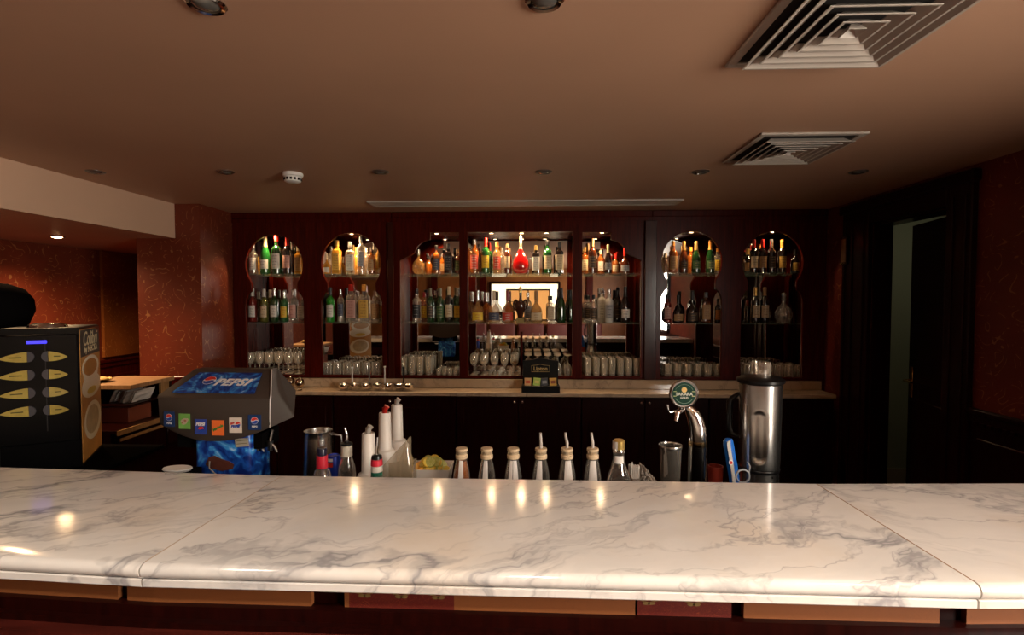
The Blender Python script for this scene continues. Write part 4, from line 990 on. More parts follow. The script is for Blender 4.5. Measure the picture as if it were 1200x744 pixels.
# banner on the slope
s0 = Vector((0, face_y(.5) + .006, RZ)); s1 = Vector((-.012, .165, TZ - .004)); d = (s1 - s0)
ang = math.atan2(d.z, d.y)   # slope angle from horizontal
bn = bpy.data.objects.new('banner', None)
Ls = math.hypot(d.y, d.z)
def blue_splash(name, sc_):
    m, nt, N, L, bs = nodes(name)
    v = mapping(N, L)
    n = noise(N, L, v, sc_, 5, 2.5); r = ramp(N, [(.36, (.004, .018, .16)), (.50, (.012, .09, .42)), (.60, (.05, .30, .68)), (.70, (.45, .62, .80))]); L.new(n.outputs['Fac'], r.inputs[0])
    L.new(r.outputs[0], bs.inputs['Base Color']); bs.inputs['Roughness'].default_value = .3
    return m
M_SPL = blue_splash('blue splash print', 14); M_SPL2 = blue_splash('blue ice print', 9)
b = B(); plate(b, [(-.172, .018), (.172, .018), (.137, Ls - .022), (-.137, Ls - .022)], .0015, -.001)
ban = obj('banner', b, M_SPL, t, (-.006, s0.y - .0005, RZ + .001), (-(R(90) - ang), 0, 0))
M_LW = mat('white print', (.78, .76, .74), .4); M_LR = mat('red print', (.62, .03, .02), .4); M_LB = mat('blue print', (.015, .06, .35), .4); M_NAVY = mat('navy decal', (.006, .035, .13), .4)
text('lettering', 'PEPSI', .060, M_LW, ban, (.042, -.003, Ls * .49), bold=.0022, shear=.25, sx=.98, spacing=1.08)
def globe(parent, cx_, cz_, r, y, ring=True):
    """red, white and blue wave ball"""
    def wave(u): return .16 * math.sin(u * math.pi) 
    if ring: b = B(); plate(b, ell(cx_, cz_, r * 1.08, r * 1.08, 28), .0004, y); obj('emblem_ball', b, M_LW, parent)
    n = 12
    for sgn, m in ((1, M_LR), (-1, M_LB)):
        edge = [(-.93 + 1.86 * i / n) for i in range(n + 1)]
        lower = [(cx_ + r * u, cz_ + r * (sgn * .10 + wave(u))) for u in edge]
        a0 = math.degrees(math.atan2(sgn * .10 + wave(edge[-1]), .98)); 
        arc = ell(cx_, cz_, r, r, 16, *((a0, 180 - math.degrees(math.atan2(sgn * .10 + wave(edge[0]), .98))) if sgn > 0 else (a0, -180 - math.degrees(math.atan2(sgn * .10 + wave(edge[0]), .98)))))
        b = B(); plate(b, lower + arc[1:-1], .0004, y - .0005); obj('emblem_red' if sgn > 0 else 'emblem_blue', b, m, parent)
globe(ban, -.060, Ls * .56, .024, -.0032)
# drink decals
tiles = [(195, 492, 'navy'), (215, 494, 'green'), (235.5, 500, 'blue'), (256, 501, 'orange'), (276.5, 498, 'white'), (298, 495, 'navy')]
M_GRD = mat('green decal', (.16, .40, .08), .4, vary=.6, bscale=18); M_ORD = mat('orange decal', (.85, .16, .03), .4); M_WHD = mat('cream decal', (.72, .62, .52), .4)
for i, (px, py, k) in enumerate(tiles):
    q = P(px, py, 1.955); lx = q.x - pc.x; u = lx / hw; y = face_y(u) + .0035; lz = q.z - Z0
    rz = math.atan2(.04 * u, hw) * .9
    m = {'navy': M_NAVY, 'green': M_GRD, 'blue': mat('royal blue decal', (.03, .06, .32), .4), 'orange': M_ORD, 'white': M_WHD}[k]
    b = B(); plate(b, rect(-.025, .025, -.030, .030), .0015, 0)
    o = obj('flavour_decal', b, m, t, (lx, y - .0005, lz), (0, 0, rz)); o['label'] = k + ' drink decal on the dispenser front'
    if k == 'navy': globe(o, 0, .007, .013, -.0018); text('lettering', 'PEPSI', .010, M_LW, o, (0, -.0022, -.017), bold=.0003, ext=.0003)
    if k == 'blue': text('lettering', 'PEPSI', .0165, M_LW, o, (-.002, -.0022, .010), bold=.0008, shear=.2, ext=.0003); globe(o, .002, -.010, .012, -.0018, False)
    if k == 'orange': text('lettering', 'Mirinda', .0150, mat('green print', (.05, .22, .04), .4), o, (0, -.0022, 0), rot=(R(90), R(-28), 0), bold=.0006, shear=.2, ext=.0003)
    if k == 'white': globe(o, .010, .004, .010, -.0018, False); text('lettering', 'PEPSI', .0150, M_LB, o, (-.001, -.0026, -.005), bold=.0006, shear=.2, ext=.0003); text('lettering', 'diet', .012, M_LR, o, (-.012, -.0026, .008), rot=(R(90), R(-20), 0), bold=.0004, ext=.0003)
    if k == 'green': 
        b = B(); pts = [(.017 * math.cos(R(a)) * (1 + .2 * math.cos(R(3 * a))) * 1.0, .012 * math.sin(R(a))) for a in range(0, 360, 20)]
        plate(b, [(x * math.cos(.5) - z * math.sin(.5), x * math.sin(.5) + z * math.cos(.5)) for x, z in pts], .0005, -.0016); obj('emblem_can', b, mat('pale tan print', (.45, .36, .25), .4), o)
        b = B(); plate(b, ell(.004, .003, .006, .004, 10), .0005, -.0022); plate(b, ell(-.008, -.006, .004, .003, 10), .0005, -.0022); obj('emblem_mark', b, mat('red brown print', (.35, .12, .08), .4), o)
# tower, tray, nozzles
q = P(261, 540, 2.0)
b = B(); bb(b, -.118, .118, .045, .20, .0, .34, bev=.02, seg=3); tw = obj('tower', b, M_SPL2, t, (q.x - pc.x, 0, 0))
b = B(); plate(b, [(x, z) for x, z in ((-.07, .175), (-.055, .205), (-.03, .212), (-.005, .20), (.03, .19), (.05, .178), (.045, .16), (.0, .15), (-.05, .16))], .002, .045); obj('cola_splash', b, mat('brown cola print', (.10, .03, .02), .4, vary=.4, bscale=40), tw)
b = B(); box(b, (0, 0, 0), (.055, .002, .034), rot=Matrix.Rotation(R(-6), 4, 'Y')); obj('price_sticker', b, mat('grey cream sticker', (.40, .36, .28), .5), tw, (.085, .043, .268))
for k in (-1, 1):
    b = B(); plate(b, rect(-.022, .022, -.001, .001), .0004, 0); obj('sticker_print', b, mat('dark print', (.1, .08, .02), .5), tw, (.085, .0418, .268 + k * .006 + .002), (0, R(-6), 0))
b = B(); tube(b, [(-.05, .04, .19), (-.045, .03, .165), (-.02, .028, .145), (.02, .028, .12)], .003, 8); obj('cable', b, M_DSTEEL, tw)
b = B(); lathe(b, [(0, .006), (.05, .0), (.058, .008), (.055, .012), (.04, .010), (0, .012)], 30, 2, .6, close=False); obj('drip_plate', b, M_WHITE, t, (-.125, -.02, .170))
b = B(); bb(b, -.18, -.06, -.03, .03, .13, .170); obj('plate_support', b, M_BLACKM, t)
b = B(); bb(b, -.19, .17, .07, .20, .235, .30); obj('valve_block', b, M_BLACKM, t)
for k in range(2):
    x = .150 + k * .055
    b = B(); tube(b, [(x - .02, .12, .30), (x - .02, .10, .255), (x, .10, .235), (x + .008, .10, .215)], .006, 8); tube(b, [(x - .02, .10, .26), (x - .02, .10, .22)], [.014, .010], 10); obj('nozzle_lever', b, M_DSTEEL, t)
# dark box behind dispenser
q = P(350, 485, 2.9)
t = thing('towel_dispenser', 'dark grey-green box standing behind the soda dispenser', 'box', (-1.33, 4.12, 0))
bpy.data.objects.remove(t)

# ------------------------------------------------------------------ bar bottles and tools on the underbar
UZ = .8605
def pos(px, Y): return P(px, 545, Y).x
def zt(py, Y, px=600): return P(px, py, Y).z - UZ
M_BCL = glassy('clear bottle glass', (.75, .70, .62), .14, .8, .22)
M_PAP = mat('white paper', (.72, .67, .62), .6)
M_LIQ = mat('amber liquid', (.50, .14, .02), .1, alpha=.85)
M_TUBE = mat('white pour tube', (.50, .45, .40), .35)
def cork_bottle(px, Y, pour, fill, label, desc2):
    x = pos(px, Y); top = zt(525, Y, px)
    t = thing('syrup_bottle', label, 'bottle', (x, Y, UZ), 0, 'small corked bottles along the bar')
    nr = .020
    b = B(); lathe(b, [(0, .002), (.034, 0), (.036, .01), (.036, top - .15), (.032, top - .105), (.026, top - .07), (.0195, top - .042), (.019, top - .022), (.022, top - .020), (.022, top - .008), (.0, top - .008)], 24, close=False); obj('bottle_body', b, M_BCL, t)
    b = B(); lathe(b, [(.023, top - .038), (.0235, top - .026), (.021, top - .024), (.021, top - .012), (.023, top - .008), (.022, top), (0, top + .001)], 20, close=False); obj('cork', b, M_CORK, t)
    for k, (a, wz) in enumerate(((R(-62 - (px * 7) % 40), .045), (R(-112 + (px * 3) % 20), .06))):
        b = B(); lathe(b, [(.0375, top - .14 + k * .02), (.0345, top - .105), (.0285, top - .07), (.0222, top - .042)], 6, a0=a - .30 + .08 * k, a1=a + .30 - .06 * k)
        if k == 0 or not fill: obj('paper_wrap', b, M_PAP, t)
        else: b.free()
    if fill:
        b = B(); lathe(b, [(0, .004), (.033, .004), (.033, top - .15), (.029, top - .105), (.0235, top - .072), (.019, top - .050), (0, top - .050)], 20, close=False); obj('liquid', b, M_LIQ, t)
    if pour:
        h = zt(507, Y, px); ln = pour
        b = B(); tube(b, [(0, 0, top - .01), (0, 0, top + .02), (ln * .006, 0, h - .01), (ln * .006, 0, h)], [.0062, .006, .0052, .0050], 10); obj('pour_spout', b, M_TUBE, t)
cork_bottle(541, 1.93, 0, True, 'small corked bottle of amber syrup next to the citrus tray', '')
cork_bottle(570.5, 1.93, 0, False, 'small corked clear bottle, second from the citrus tray, without spout', '')
cork_bottle(601.5, 1.93, 0, False, 'small corked clear bottle without spout, beside the first spouted bottle', '')
cork_bottle(634, 1.93, -.3, False, 'small corked bottle with upright spout, nearest the unspouted bottles', '')
cork_bottle(664.5, 1.93, -1, False, 'small corked bottle with spout, middle of the three spouted ones', '')
cork_bottle(694.5, 1.93, -.8, False, 'small corked bottle with spout beside the gold-capped bell bottle', '')
# bell bottle
Y = 1.93; x = pos(725, Y); top = zt(515, Y, 725)
t = thing('bell_bottle', 'clear bell-shaped bottle with gold and white cap beside the straws', 'bottle', (x, Y, UZ))
b = B(); lathe(b, [(0, .002), (.042, 0), (.044, .01), (.044, top - .16), (.040, top - .135), (.029, top - .11), (.023, top - .08), (.020, top - .055), (.024, top - .045), (.020, top - .035), (.019, top - .02), (0, top - .02)], 24, close=False); obj('bottle_body', b, M_BCL, t)
b = B(); lathe(b, [(.021, top - .035), (.022, top - .004), (.018, top), (0, top)], 20, close=False); obj('cap', b, mat('gold cap', (.75, .5, .15), .3, .7), t)
b = B(); lathe(b, [(.0235, top - .036), (.0235, top - .004)], 6, a0=R(-190), a1=R(-110)); obj('paper_seal', b, M_PAP, t)
b = B(); lathe(b, [(.0245, top - .085), (.0215, top - .058)], 8, a0=R(-140), a1=R(-50)); obj('neck_label', b, M_PAP, t)
for s in (-1, 1):
    b = B(); tube(b, [(s * .024, -.01, top - .10), (s * .045, -.035, top - .145)], .0018, 6); obj('wire_arm', b, M_CHROME, t)
# store-and-pour bottles
M_POUR = mat('milky white plastic', (.68, .62, .55), .42)
for i, (px, py, Y, capc, lab) in enumerate(((432, 507, 1.95, 'grey', 'nearest tall white plastic pourer bottle with a grey spout'), (451.5, 483, 2.11, 'red', 'middle tall white plastic pourer bottle with a red spout'), (465.5, 474, 2.255, 'grey', 'farthest tall white plastic pourer bottle with a pale spout'))):
    x = pos(px, Y); h = zt(py, Y, px)
    t = thing('pourer_bottle', lab, 'bottle', (x, Y, UZ), 0, 'white juice pourer bottles')
    b = B(); lathe(b, [(0, .002), (.043, 0), (.046, .01), (.046, h - .19), (.044, h - .172), (.040, h - .160), (.030, h - .155), (.0275, h - .15), (.0245, h - .004), (.022, h), (.018, h - .003), (0, h - .004)], 28, close=False); obj('bottle_body', b, M_POUR, t)
    b = B(); tube(b, [(.0, 0, h - .004), (.002, 0, h + .014), (.010, 0, h + .026)], [.010, .010, .012], 12); tube(b, [(-.006, 0, h - .004), (-.006, 0, h + .020)], .005, 8)
    obj('spout', b, mat('grey spout', (.35, .32, .28), .35) if capc == 'grey' else mat('red spout', (.40, .015, .01), .3), t)
# steel pitcher
Y = 2.1; x = pos(373.5, Y); h = zt(504, Y, 373)
t = thing('steel_pitcher', 'polished steel pitcher beside the soda dispenser', 'pitcher', (x, Y, UZ))
b = B(); lathe(b, [(0, .002), (.060, 0), (.064, .01), (.062, .12), (.056, h - .03), (.054, h - .008), (.058, h), (.053, h - .002), (.051, h - .02), (0, h - .022)], 32, close=False); obj('pitcher_body', b, M_STEEL, t)
b = B(); tube(b, [(.05, .02, h - .02), (.085, .03, h - .03), (.09, .03, h - .10), (.062, .02, h - .16)], .006, 10); obj('handle', b, M_DSTEEL, t)
# bottle with red neck label
Y = 1.9; x = pos(377.5, Y); h = zt(518, Y, 377)
t = thing('water_bottle', 'clear bottle with red neck label and dark cap before the steel pitcher', 'bottle', (x, Y, UZ))
b = B(); lathe(b, [(0, .002), (.032, 0), (.034, .01), (.034, h - .135), (.028, h - .11), (.0185, h - .10), (.016, h - .02), (0, h - .02)], 24, close=False); obj('bottle_body', b, M_BCL, t)
b = B(); lathe(b, [(.0215, h - .098), (.0205, h - .05)], 20); obj('neck_label', b, mat('red neck band', (.55, .02, .04), .4), t)
b = B(); lathe(b, [(.0175, h - .05), (.018, h - .026), (.016, h - .022), (0, h - .021)], 18, close=False); obj('cap', b, mat('dark blue cap', (.012, .012, .03), .3), t)
# soda can
Y = 1.99; x = pos(391, Y); h = zt(533, Y, 391)
t = thing('soda_can', 'blue soda can with red and white emblem beside the red-necked bottle', 'can', (x, Y, UZ), R(-25))
b = B(); lathe(b, [(0, .004), (.022, .0), (.026, .012), (.026, h - .01), (.022, h), (.020, h - .004), (0, h - .004)], 24, close=False); obj('can_body', b, mat('blue can', (.01, .04, .38), .3, .3), t)
b = B(); lathe(b, [(.0265, h - .042), (.0268, h - .024)], 10, a0=R(-150), a1=R(-50)); obj('red_band', b, M_LR, t)
b = B(); lathe(b, [(.0265, h - .020), (.0268, h - .008)], 10, a0=R(-130), a1=R(-50)); obj('white_band', b, M_LW, t)
# bottle with metal pourer
Y = 1.92; x = pos(406.5, Y); h = zt(519, Y, 406)
t = thing('pourer_bottle', 'clear glass bottle with curved metal spout beside the white pourer', 'bottle', (x, Y, UZ))
b = B(); lathe(b, [(0, .002), (.032, 0), (.034, .01), (.034, h - .12), (.031, h - .09), (.021, h - .058), (.019, h - .02), (.018, h - .006), (0, h - .006)], 24, close=False); obj('bottle_body', b, M_BCL, t)
b = B(); lathe(b, [(.0215, h - .050), (.0205, h - .036), (.0215, h - .034), (.0205, h - .010)], 20); obj('neck_label', b, mat('cream band', (.52, .47, .38), .45), t)
b = B(); lathe(b, [(0, h - .006), (.022, h - .006), (.022, h), (.010, h + .003), (.007, h + .010), (0, h + .010)], 20, close=False); obj('stopper', b, M_BLACK, t)
hh = zt(501, Y, 406)
b = B(); tube(b, [(0, 0, h + .008), (.002, 0, h + .022), (.0, 0, h + .038), (-.006, 0, hh)], [.0055, .005, .0045, .004], 10); obj('metal_spout', b, M_CHROME, t)
# small banded bottle
Y = 1.835; x = pos(441.5, Y); h = zt(536, Y, 441)
t = thing('banded_bottle', 'small bottle with red, white and green neck bands and metal spout', 'bottle', (x, Y, UZ))
b = B(); lathe(b, [(0, .002), (.026, 0), (.028, .01), (.028, h - .12), (.022, h - .07), (.019, h - .05), (.018, h), (0, h)], 24, close=False); obj('bottle_body', b, M_BCL, t)
for nm, z0, z1, c in (('red_band', h - .028, h - .006, (.55, .02, .04)), ('white_band', h - .050, h - .030, (.62, .57, .50)), ('green_band', h - .075, h - .052, (.01, .12, .07))):
    b = B(); lathe(b, [(.0215, z0), (.0205, z1)], 20); obj(nm, b, mat(nm, c, .4), t)
b = B(); lathe(b, [(0, h - .002), (.020, h - .004), (.018, h + .008), (.008, h + .012), (0, h + .012)], 18, close=False); obj('stopper', b, M_BLACK, t)
hh = zt(512, Y, 441)
b = B(); tube(b, [(0, 0, h + .008), (0, 0, h + .03), (.003, 0, h + .05), (.004, 0, hh)], [.006, .0055, .0045, .0035], 10); obj('metal_spout', b, M_CHROME, t)
# garnish caddy with slanted clear side and cruet inside
Y = 1.92; t = thing('garnish_caddy', 'tan-tinted clear garnish caddy with slanting side beside the citrus tray', 'caddy', (pos(467, Y), Y, UZ))
M_ACR = mat('tinted acrylic', (.36, .28, .18), .15, alpha=.42, spec=.8)
zA = zt(508, Y, 486)
b = B(); plate(b, [(-.05, 0), (.060, 0), (.060, zA), (.055, zA), (-.05, .215)], .004, -.041); obj('clear_side', b, M_ACR, t, smooth=False)
b = B(); plate(b, [(-.05, 0), (.060, 0), (.060, .22), (-.05, .20)], .004, .045); obj('clear_side', b, M_ACR, t, smooth=False)
b = B(); bb(b, -.05, .06, -.041, .041, 0, .004); obj('tray_base', b, M_ACR, t)
Yc = 1.915; x = pos(476.5, Yc); hc_ = zt(520, Yc, 476)
t2 = thing('cruet', 'tan cruet bottle inside the clear garnish caddy', 'bottle', (x, Yc, UZ + .0045))
b = B(); lathe(b, [(0, .001), (.024, 0), (.025, .008), (.025, hc_ - .06), (.013, hc_ - .035), (.011, hc_ - .012), (0, hc_ - .012)], 20, close=False); obj('bottle_body', b, glassy('tan bottle', (.55, .40, .22), .35, .9, .5), t2)
b = B(); lathe(b, [(.012, hc_ - .03), (.010, hc_ - .008), (.004, hc_), (0, hc_)], 14, close=False); obj('cap', b, M_TUBE, t2)
# citrus tray
Y = 2.05; x = pos(507, Y)
t = thing('citrus_tray', 'white rectangular tray heaped with citrus slices', 'tray', (x, Y, UZ))
zt_ = zt(545, Y, 510)
b = B(); A = [(-.070, -.055), (.070, -.055), (.070, .055), (-.070, .055)]
lo = [b.verts.new((p_[0] * .78, p_[1] * .78, 0)) for p_ in A]; hi = [b.verts.new((p_[0] * 1.12, p_[1] * 1.12, zt_)) for p_ in A]
li = [b.verts.new((p_[0] * .72, p_[1] * .72, zt_ - .06)) for p_ in A]; hi2 = [b.verts.new((p_[0] * 1.06, p_[1] * 1.06, zt_)) for p_ in A]
for P1, P2 in ((lo, hi), (hi, hi2), (hi2, li)):
    for k in range(4): b.faces.new((P1[k], P1[(k + 1) % 4], P2[(k + 1) % 4], P2[k]))
b.faces.new(lo[::-1]); b.faces.new(li); obj('tray_body', b, M_POUR, t, smooth=False)
def citrus(name, c1, c2):
    b = B(); n = 18; r = .022
    pts = [(r * math.cos(2 * math.pi * i / n), r * math.sin(2 * math.pi * i / n)) for i in range(n)]
    f = []
    lathe(b, [(0, 0), (r * .97, 0), (r, .002), (r, .004), (r * .88, .0062), (r * .86, .0058), (0, .0058)], n, close=False)
    for i in range(8):
        a = 2 * math.pi * i / 8
        v = [b.verts.new((rr_ * math.cos(a + da), rr_ * math.sin(a + da), .0068)) for rr_, da in ((.003, 0), (.0175, -.30), (.0190, 0), (.0175, .30))]
        b.faces.new(v)
    me = tomesh(name, b, False); me.materials.append(mat(name + ' rind', c1, .45)); me.materials.append(mat(name + ' flesh', c2, .25, coat=.4))
    for p_ in me.polygons:
        if abs(p_.center.z - .0068) < 1e-4: p_.material_index = 1
    return me
ml = citrus('lemon', (.72, .46, .03), (.80, .62, .14)); mo = citrus('orange', (.80, .34, .02), (.82, .42, .06)); mg = citrus('lime', (.42, .44, .08), (.60, .58, .20))
rr = random.Random(5)
k = 0
for i in range(24):
    lay = i // 8; u = (i % 8) / 7 - .5
    me, nm, lb = ((mo, 'orange_slice', 'orange slice heaped at the caddy end of the white tray') if u < -.15 and lay < 2 else (mg, 'lime_slice', 'greenish lime slice in the heap on the white tray') if rr.random() < .45 else (ml, 'lemon_slice', 'yellow lemon slice in the heap on the white tray'))
    o = bpy.data.objects.new(nm, me); col.objects.link(o)
    o.location = (x + u * .105 * (1 - .22 * lay) + rr.uniform(-.006, .006), Y - .025 + rr.uniform(-.01, .035), UZ + zt_ - .010 + lay * .017 - abs(u) * .016)
    o.rotation_euler = (R(rr.uniform(35, 75)), R(rr.uniform(-25, 25)), R(rr.uniform(-30, 30)))
    tag(o, lb, 'citrus slice', nm.replace('_', ' ') + 's on the tray')
# straws
Y = 1.98; x = pos(743, Y)
t = thing('straw_cup', 'clear cup holding a bundle of white straws', 'cup', (x, Y, UZ))
hs = zt(543, Y, 743)
b = B(); lathe(b, [(0, .002), (.026, 0), (.028, .004), (.029, hs - .05), (.027, hs - .05), (.0265, .006), (0, .006)], 24, close=False); obj('cup_body', b, M_BCL, t)
b = B(); tube(b, [(0, 0, 0), (0, 0, .16)], .0026, 6); ms = tomesh('straw', b)
M_STRAW = mat('white straw', (.60, .55, .50), .4)
cells = [(i, j) for i in range(-3, 4) for j in range(-2, 3) if (i + .5 * (j % 2)) ** 2 + j * j < 10]
for k, (i, j) in enumerate(cells):
    h = hs - .007 + (.014 if k in (3, 10) else 0) - .004 * rr.random()
    o = link('drinking_straw', ms, M_STRAW, None, (x + (i + .5 * (j % 2)) * .0066, Y + j * .0062, UZ + .007), None, (1, 1, (h - rr.random() * .010) / .16))
    tag(o, 'white straw standing in the bundle beside the bell-shaped bottle', 'straw', 'straws standing in the cup')
t = thing('straw_tray', 'low clear tray under the loose straw heap', 'tray', (pos(761, 2.0), 2.0, UZ))
b = B(); bb(b, -.037, .037, -.05, .05, 0, .004); bb(b, -.037, -.035, -.05, .05, .004, .12); bb(b, .035, .037, -.05, .05, .004, .12); obj('tray_body', b, M_BCL, t)
xt = pos(761, 2.0); M_STRAW2 = mat('clear straw', (.48, .43, .38), .2, alpha=.8)
b = B(); tube(b, [(0, -.04, 0), (0, .04, 0)], .0030, 6); ms2 = tomesh('straw', b)
n = 0
for lay in range(12):
    zz = UZ + .118 + lay * .0062
    wv = .036 * (1 - lay / 14)
    cnt = max(1, int(wv * 2 / .0075))
    for i in range(cnt):
        xx = xt - .035 + (i + .5) * .0075
        o = link('drinking_straw', ms2, M_STRAW2, None, (xx, 2.0 + rr.uniform(-.006, .006), zz), (R(rr.uniform(-5, 5)), 0, R(rr.uniform(-11, 11))))
        tag(o, 'clear straw lying end-on in the heap beside the steel shaker glass', 'straw', 'clear straws lying in a heap')
# filler support for the heap: the tray's inner ledge
b = B(); bb(b, -.034, .034, -.045, .045, .004, .113); obj('tray_insert', b, M_BLACKM, t)
# mixing glass
Y = 2.06; x = pos(785.5, Y); h = zt(521, Y, 785)
t = thing('mixing_glass', 'dark clear mixing glass with steel rim standing before the beer tap', 'glass', (x, Y, UZ))
b = B(); lathe(b, [(0, .003), (.032, 0), (.035, .01), (.043, h - .004), (.041, h - .004), (.034, .014), (0, .012)], 28, close=False); obj('glass_body', b, glassy('smoky glass', (.30, .27, .23), .30, .85, .4), t)
b = B(); lathe(b, [(.0415, h - .014), (.0455, h - .012), (.0465, h - .004), (.0455, h), (.042, h), (.041, h - .006)], 28, close=False); obj('steel_rim', b, M_STEEL, t)
# beer tap
Y = 2.05; x = pos(820, Y)
t = thing('beer_tap', 'curved chrome beer tap column with round green badge', 'beer tap', (x, Y, UZ))
tz = lambda py: zt(py, Y, 815)
tx = lambda px: P(px, 500, Y).x - x
prof = [(805, 830, 600), (805.5, 829.5, 560), (806, 830, 535), (806.5, 830, 515), (806, 828.5, 500), (804, 825, 489), (801.5, 820, 481), (799, 813, 476), (797, 806, 473.5)]
b = B(); rings = []
for (pl, pr, py) in prof:
    cxx = (tx(pl) + tx(pr)) / 2; hw_ = (tx(pr) - tx(pl)) / 2; zz = max(.012, tz(py))
    rings.append([b.verts.new((cxx + hw_ * math.cos(2 * math.pi * k / 24), hw_ * .8 * math.sin(2 * math.pi * k / 24), zz)) for k in range(24)])
for A_, C_ in zip(rings, rings[1:]):
    for i in range(24): b.faces.new((A_[i], A_[(i + 1) % 24], C_[(i + 1) % 24], C_[i]))
b.faces.new(rings[0][::-1]); b.faces.new(rings[-1]); column = obj('tap_column', b, M_CHROME, t)
b = B(); lathe(b, [(.0475, -.012), (.0485, 0), (.0475, .012)], 24, 2, .85, close=False)
bmesh.ops.transform(b, matrix=Matrix.Translation((tx(818.2), 0, tz(519))) @ Matrix.Scale(.84, 4), verts=b.verts[:]); obj('gold_collar', b, mat('worn brass collar', (.5, .33, .16), .15, 1), t)
bx, bz = tx(797), tz(459)
bd = bpy.data.objects.new('badge', None)
b = B(); lathe(b, [(0, .012), (.050, .012), (.0555, .008), (.0565, 0), (.0545, -.006), (.0510, -.008), (.0500, -.003), (0, -.003)], 40, M=Matrix.Translation((bx, -.045, bz)) @ Matrix.Rotation(R(90), 4, 'X') @ Matrix.Scale(-1, 4, (0, 0, 1)), close=False)
badge = obj('badge', b, M_STEEL, t)
by = -.0495
b = B(); plate(b, ell(bx, bz, .0455, .0455, 36), .001, -.0482); obj('badge_face', b, mat('dark green enamel', (.004, .038, .024), .25, coat=.5), badge)
b = B(); rp = [(bx + .037 * math.cos(R(a)), -.0496, bz + .037 * math.sin(R(a))) for a in range(-150, -29, 10)]; tube(b, rp, .0008, 6)
rp = [(bx + .037 * math.cos(R(a)), -.0496, bz + .037 * math.sin(R(a))) for a in range(25, 156, 10)]; tube(b, rp, .0006, 6); obj('badge_ring', b, mat('pale green line', (.20, .34, .26), .4), badge)
b = B(); plate(b, ell(bx, bz + .016, .0105, .0105, 20), .0012, -.049); obj('badge_sun', b, mat('gold enamel', (.80, .56, .20), .3, .4), badge)
text('lettering', 'SAKARA', .0165, mat('silver print', (.58, .60, .52), .4), badge, (bx, -.0504, bz - .001), bold=.0004, sx=1.05, ext=.0004)
text('lettering', 'GOLD', .0110, MATS['silver print'], badge, (bx, -.0504, bz - .0155), bold=.0003, ext=.0004)
for s in (-1, 1):
    b = B()
    for dz_ in (.009, -.009): plate(b, [(bx + s * .030, bz + dz_ - .001), (bx + s * .041, bz + dz_ - .001), (bx + s * .041, bz + dz_ + .0012), (bx + s * .030, bz + dz_ + .0012)], .001, -.049)
    obj('ribbon_line', b, mat('gold green print', (.45, .50, .20), .4), badge)
b = B(); tube(b, [(tx(800), 0, tz(475)), (tx(796), -.03, tz(478)), (tx(790), -.045, tz(481)), (tx(788), -.05, tz(490))], [.012, .012, .010, .008], 12)
tube(b, [(tx(798), -.02, tz(477)), (tx(797), -.035, tz(470))], .006, 10)
obj('tap_nozzle', b, M_CHROME, t)
b = B(); tube(b, [(tx(794), -.03, tz(479)), (tx(782), -.035, tz(481)), (tx(779.5), -.035, tz(477)), (tx(779), -.035, tz(472))], [.006, .0045, .005, .0065], 10); obj('tap_handle', b, M_CHROME, t)
b = B(); lathe(b, [(0, 0), (.055, 0), (.055, .008), (.035, .014), (0, .014)], 28, close=False); obj('tap_base', b, M_STEEL, t)
# thin long rod leaning at the tap
q1, q2 = P(823, 521, 2.02), P(840, 590, 2.02)
b = B(); tube(b, [(0, 0, 0), (P(822, 519, 2.02).x - P(841, 0, 2.02).x, .0, zt(519, 2.02, 822) - .001)], .0022, 8); tube(b, [(0, 0, .001), (.004, 0, .02)], .005, 8)
o = obj('bar_spoon', b, M_CHROME, None, (P(841, 0, 2.02).x + .006, 2.14, UZ)); tag(o, 'thin chrome bar spoon leaning behind the beer tap', 'bar spoon')
# red dish
q = pos(844, 2.08)
b = B(); zr = zt(549.5, 2.08, 844); lathe(b, [(0, .002), (.022, 0), (.024, .01), (.030, zr - .004), (.030, zr), (.027, zr), (.023, .012), (0, .01)], 24, close=False)
o = obj('red_cup', b, mat('red brown plastic', (.28, .03, .015), .4), None, (q - .004, 2.12, UZ)); tag(o, 'red-brown plastic cup between the beer tap and the blue-handled knife', 'cup')
# blue handled knife
t = thing('blue_knife', 'knife with blue and white handle standing upright beside the blender', 'knife', (pos(859, 1.98), 1.98, UZ))
hx = lambda px: P(px, 540, 1.98).x - P(859, 545, 1.98).x
path = [(862, 575, .019), (860.5, 560, .020), (858, 545, .021), (855.5, 532, .020), (853.5, 522, .021), (853, 517, .019), (853.5, 514, .013)]
b = B(); rings = []
for (px, py, w_) in path:
    c_ = Vector((hx(px), 0, zt(py, 1.98, 860))); rings.append([b.verts.new(c_ + Vector((w_ * math.cos(2 * math.pi * k / 16), .011 * math.sin(2 * math.pi * k / 16), 0))) for k in range(16)])
for A_, C_ in zip(rings, rings[1:]):
    for i in range(16): b.faces.new((A_[i], A_[(i + 1) % 16], C_[(i + 1) % 16], C_[i]))
b.faces.new(rings[0][::-1]); b.faces.new(rings[-1]); hd = obj('handle', b, mat('blue handle plastic', (.01, .13, .52), .3, coat=.3), t)
b = B(); bl = [(hx(a) - .007 + .004 * i / 6, zt(c, 1.98, 860)) for i, (a, c, w_) in enumerate(path)]
plate(b, [(a - .0055, z) for a, z in bl[:-1]] + [(bl[-1][0] + .004, bl[-1][1] - .002)] + [(a + .0065, z) for a, z in reversed(bl[:-1])], .006, -.0085); obj('white_inlay', b, mat('pale handle inlay', (.52, .50, .46), .4), hd)
q = (hx(854.8), zt(540.5, 1.98, 860)); b = B(); plate(b, ell(q[0], q[1], .0085, .0100, 18), .002, -.0145); obj('white_dot', b, M_LW, hd)
b = B(); plate(b, ell(q[0], q[1], .0055, .0065, 16), .001, -.0165); obj('red_dot', b, M_LR, hd)
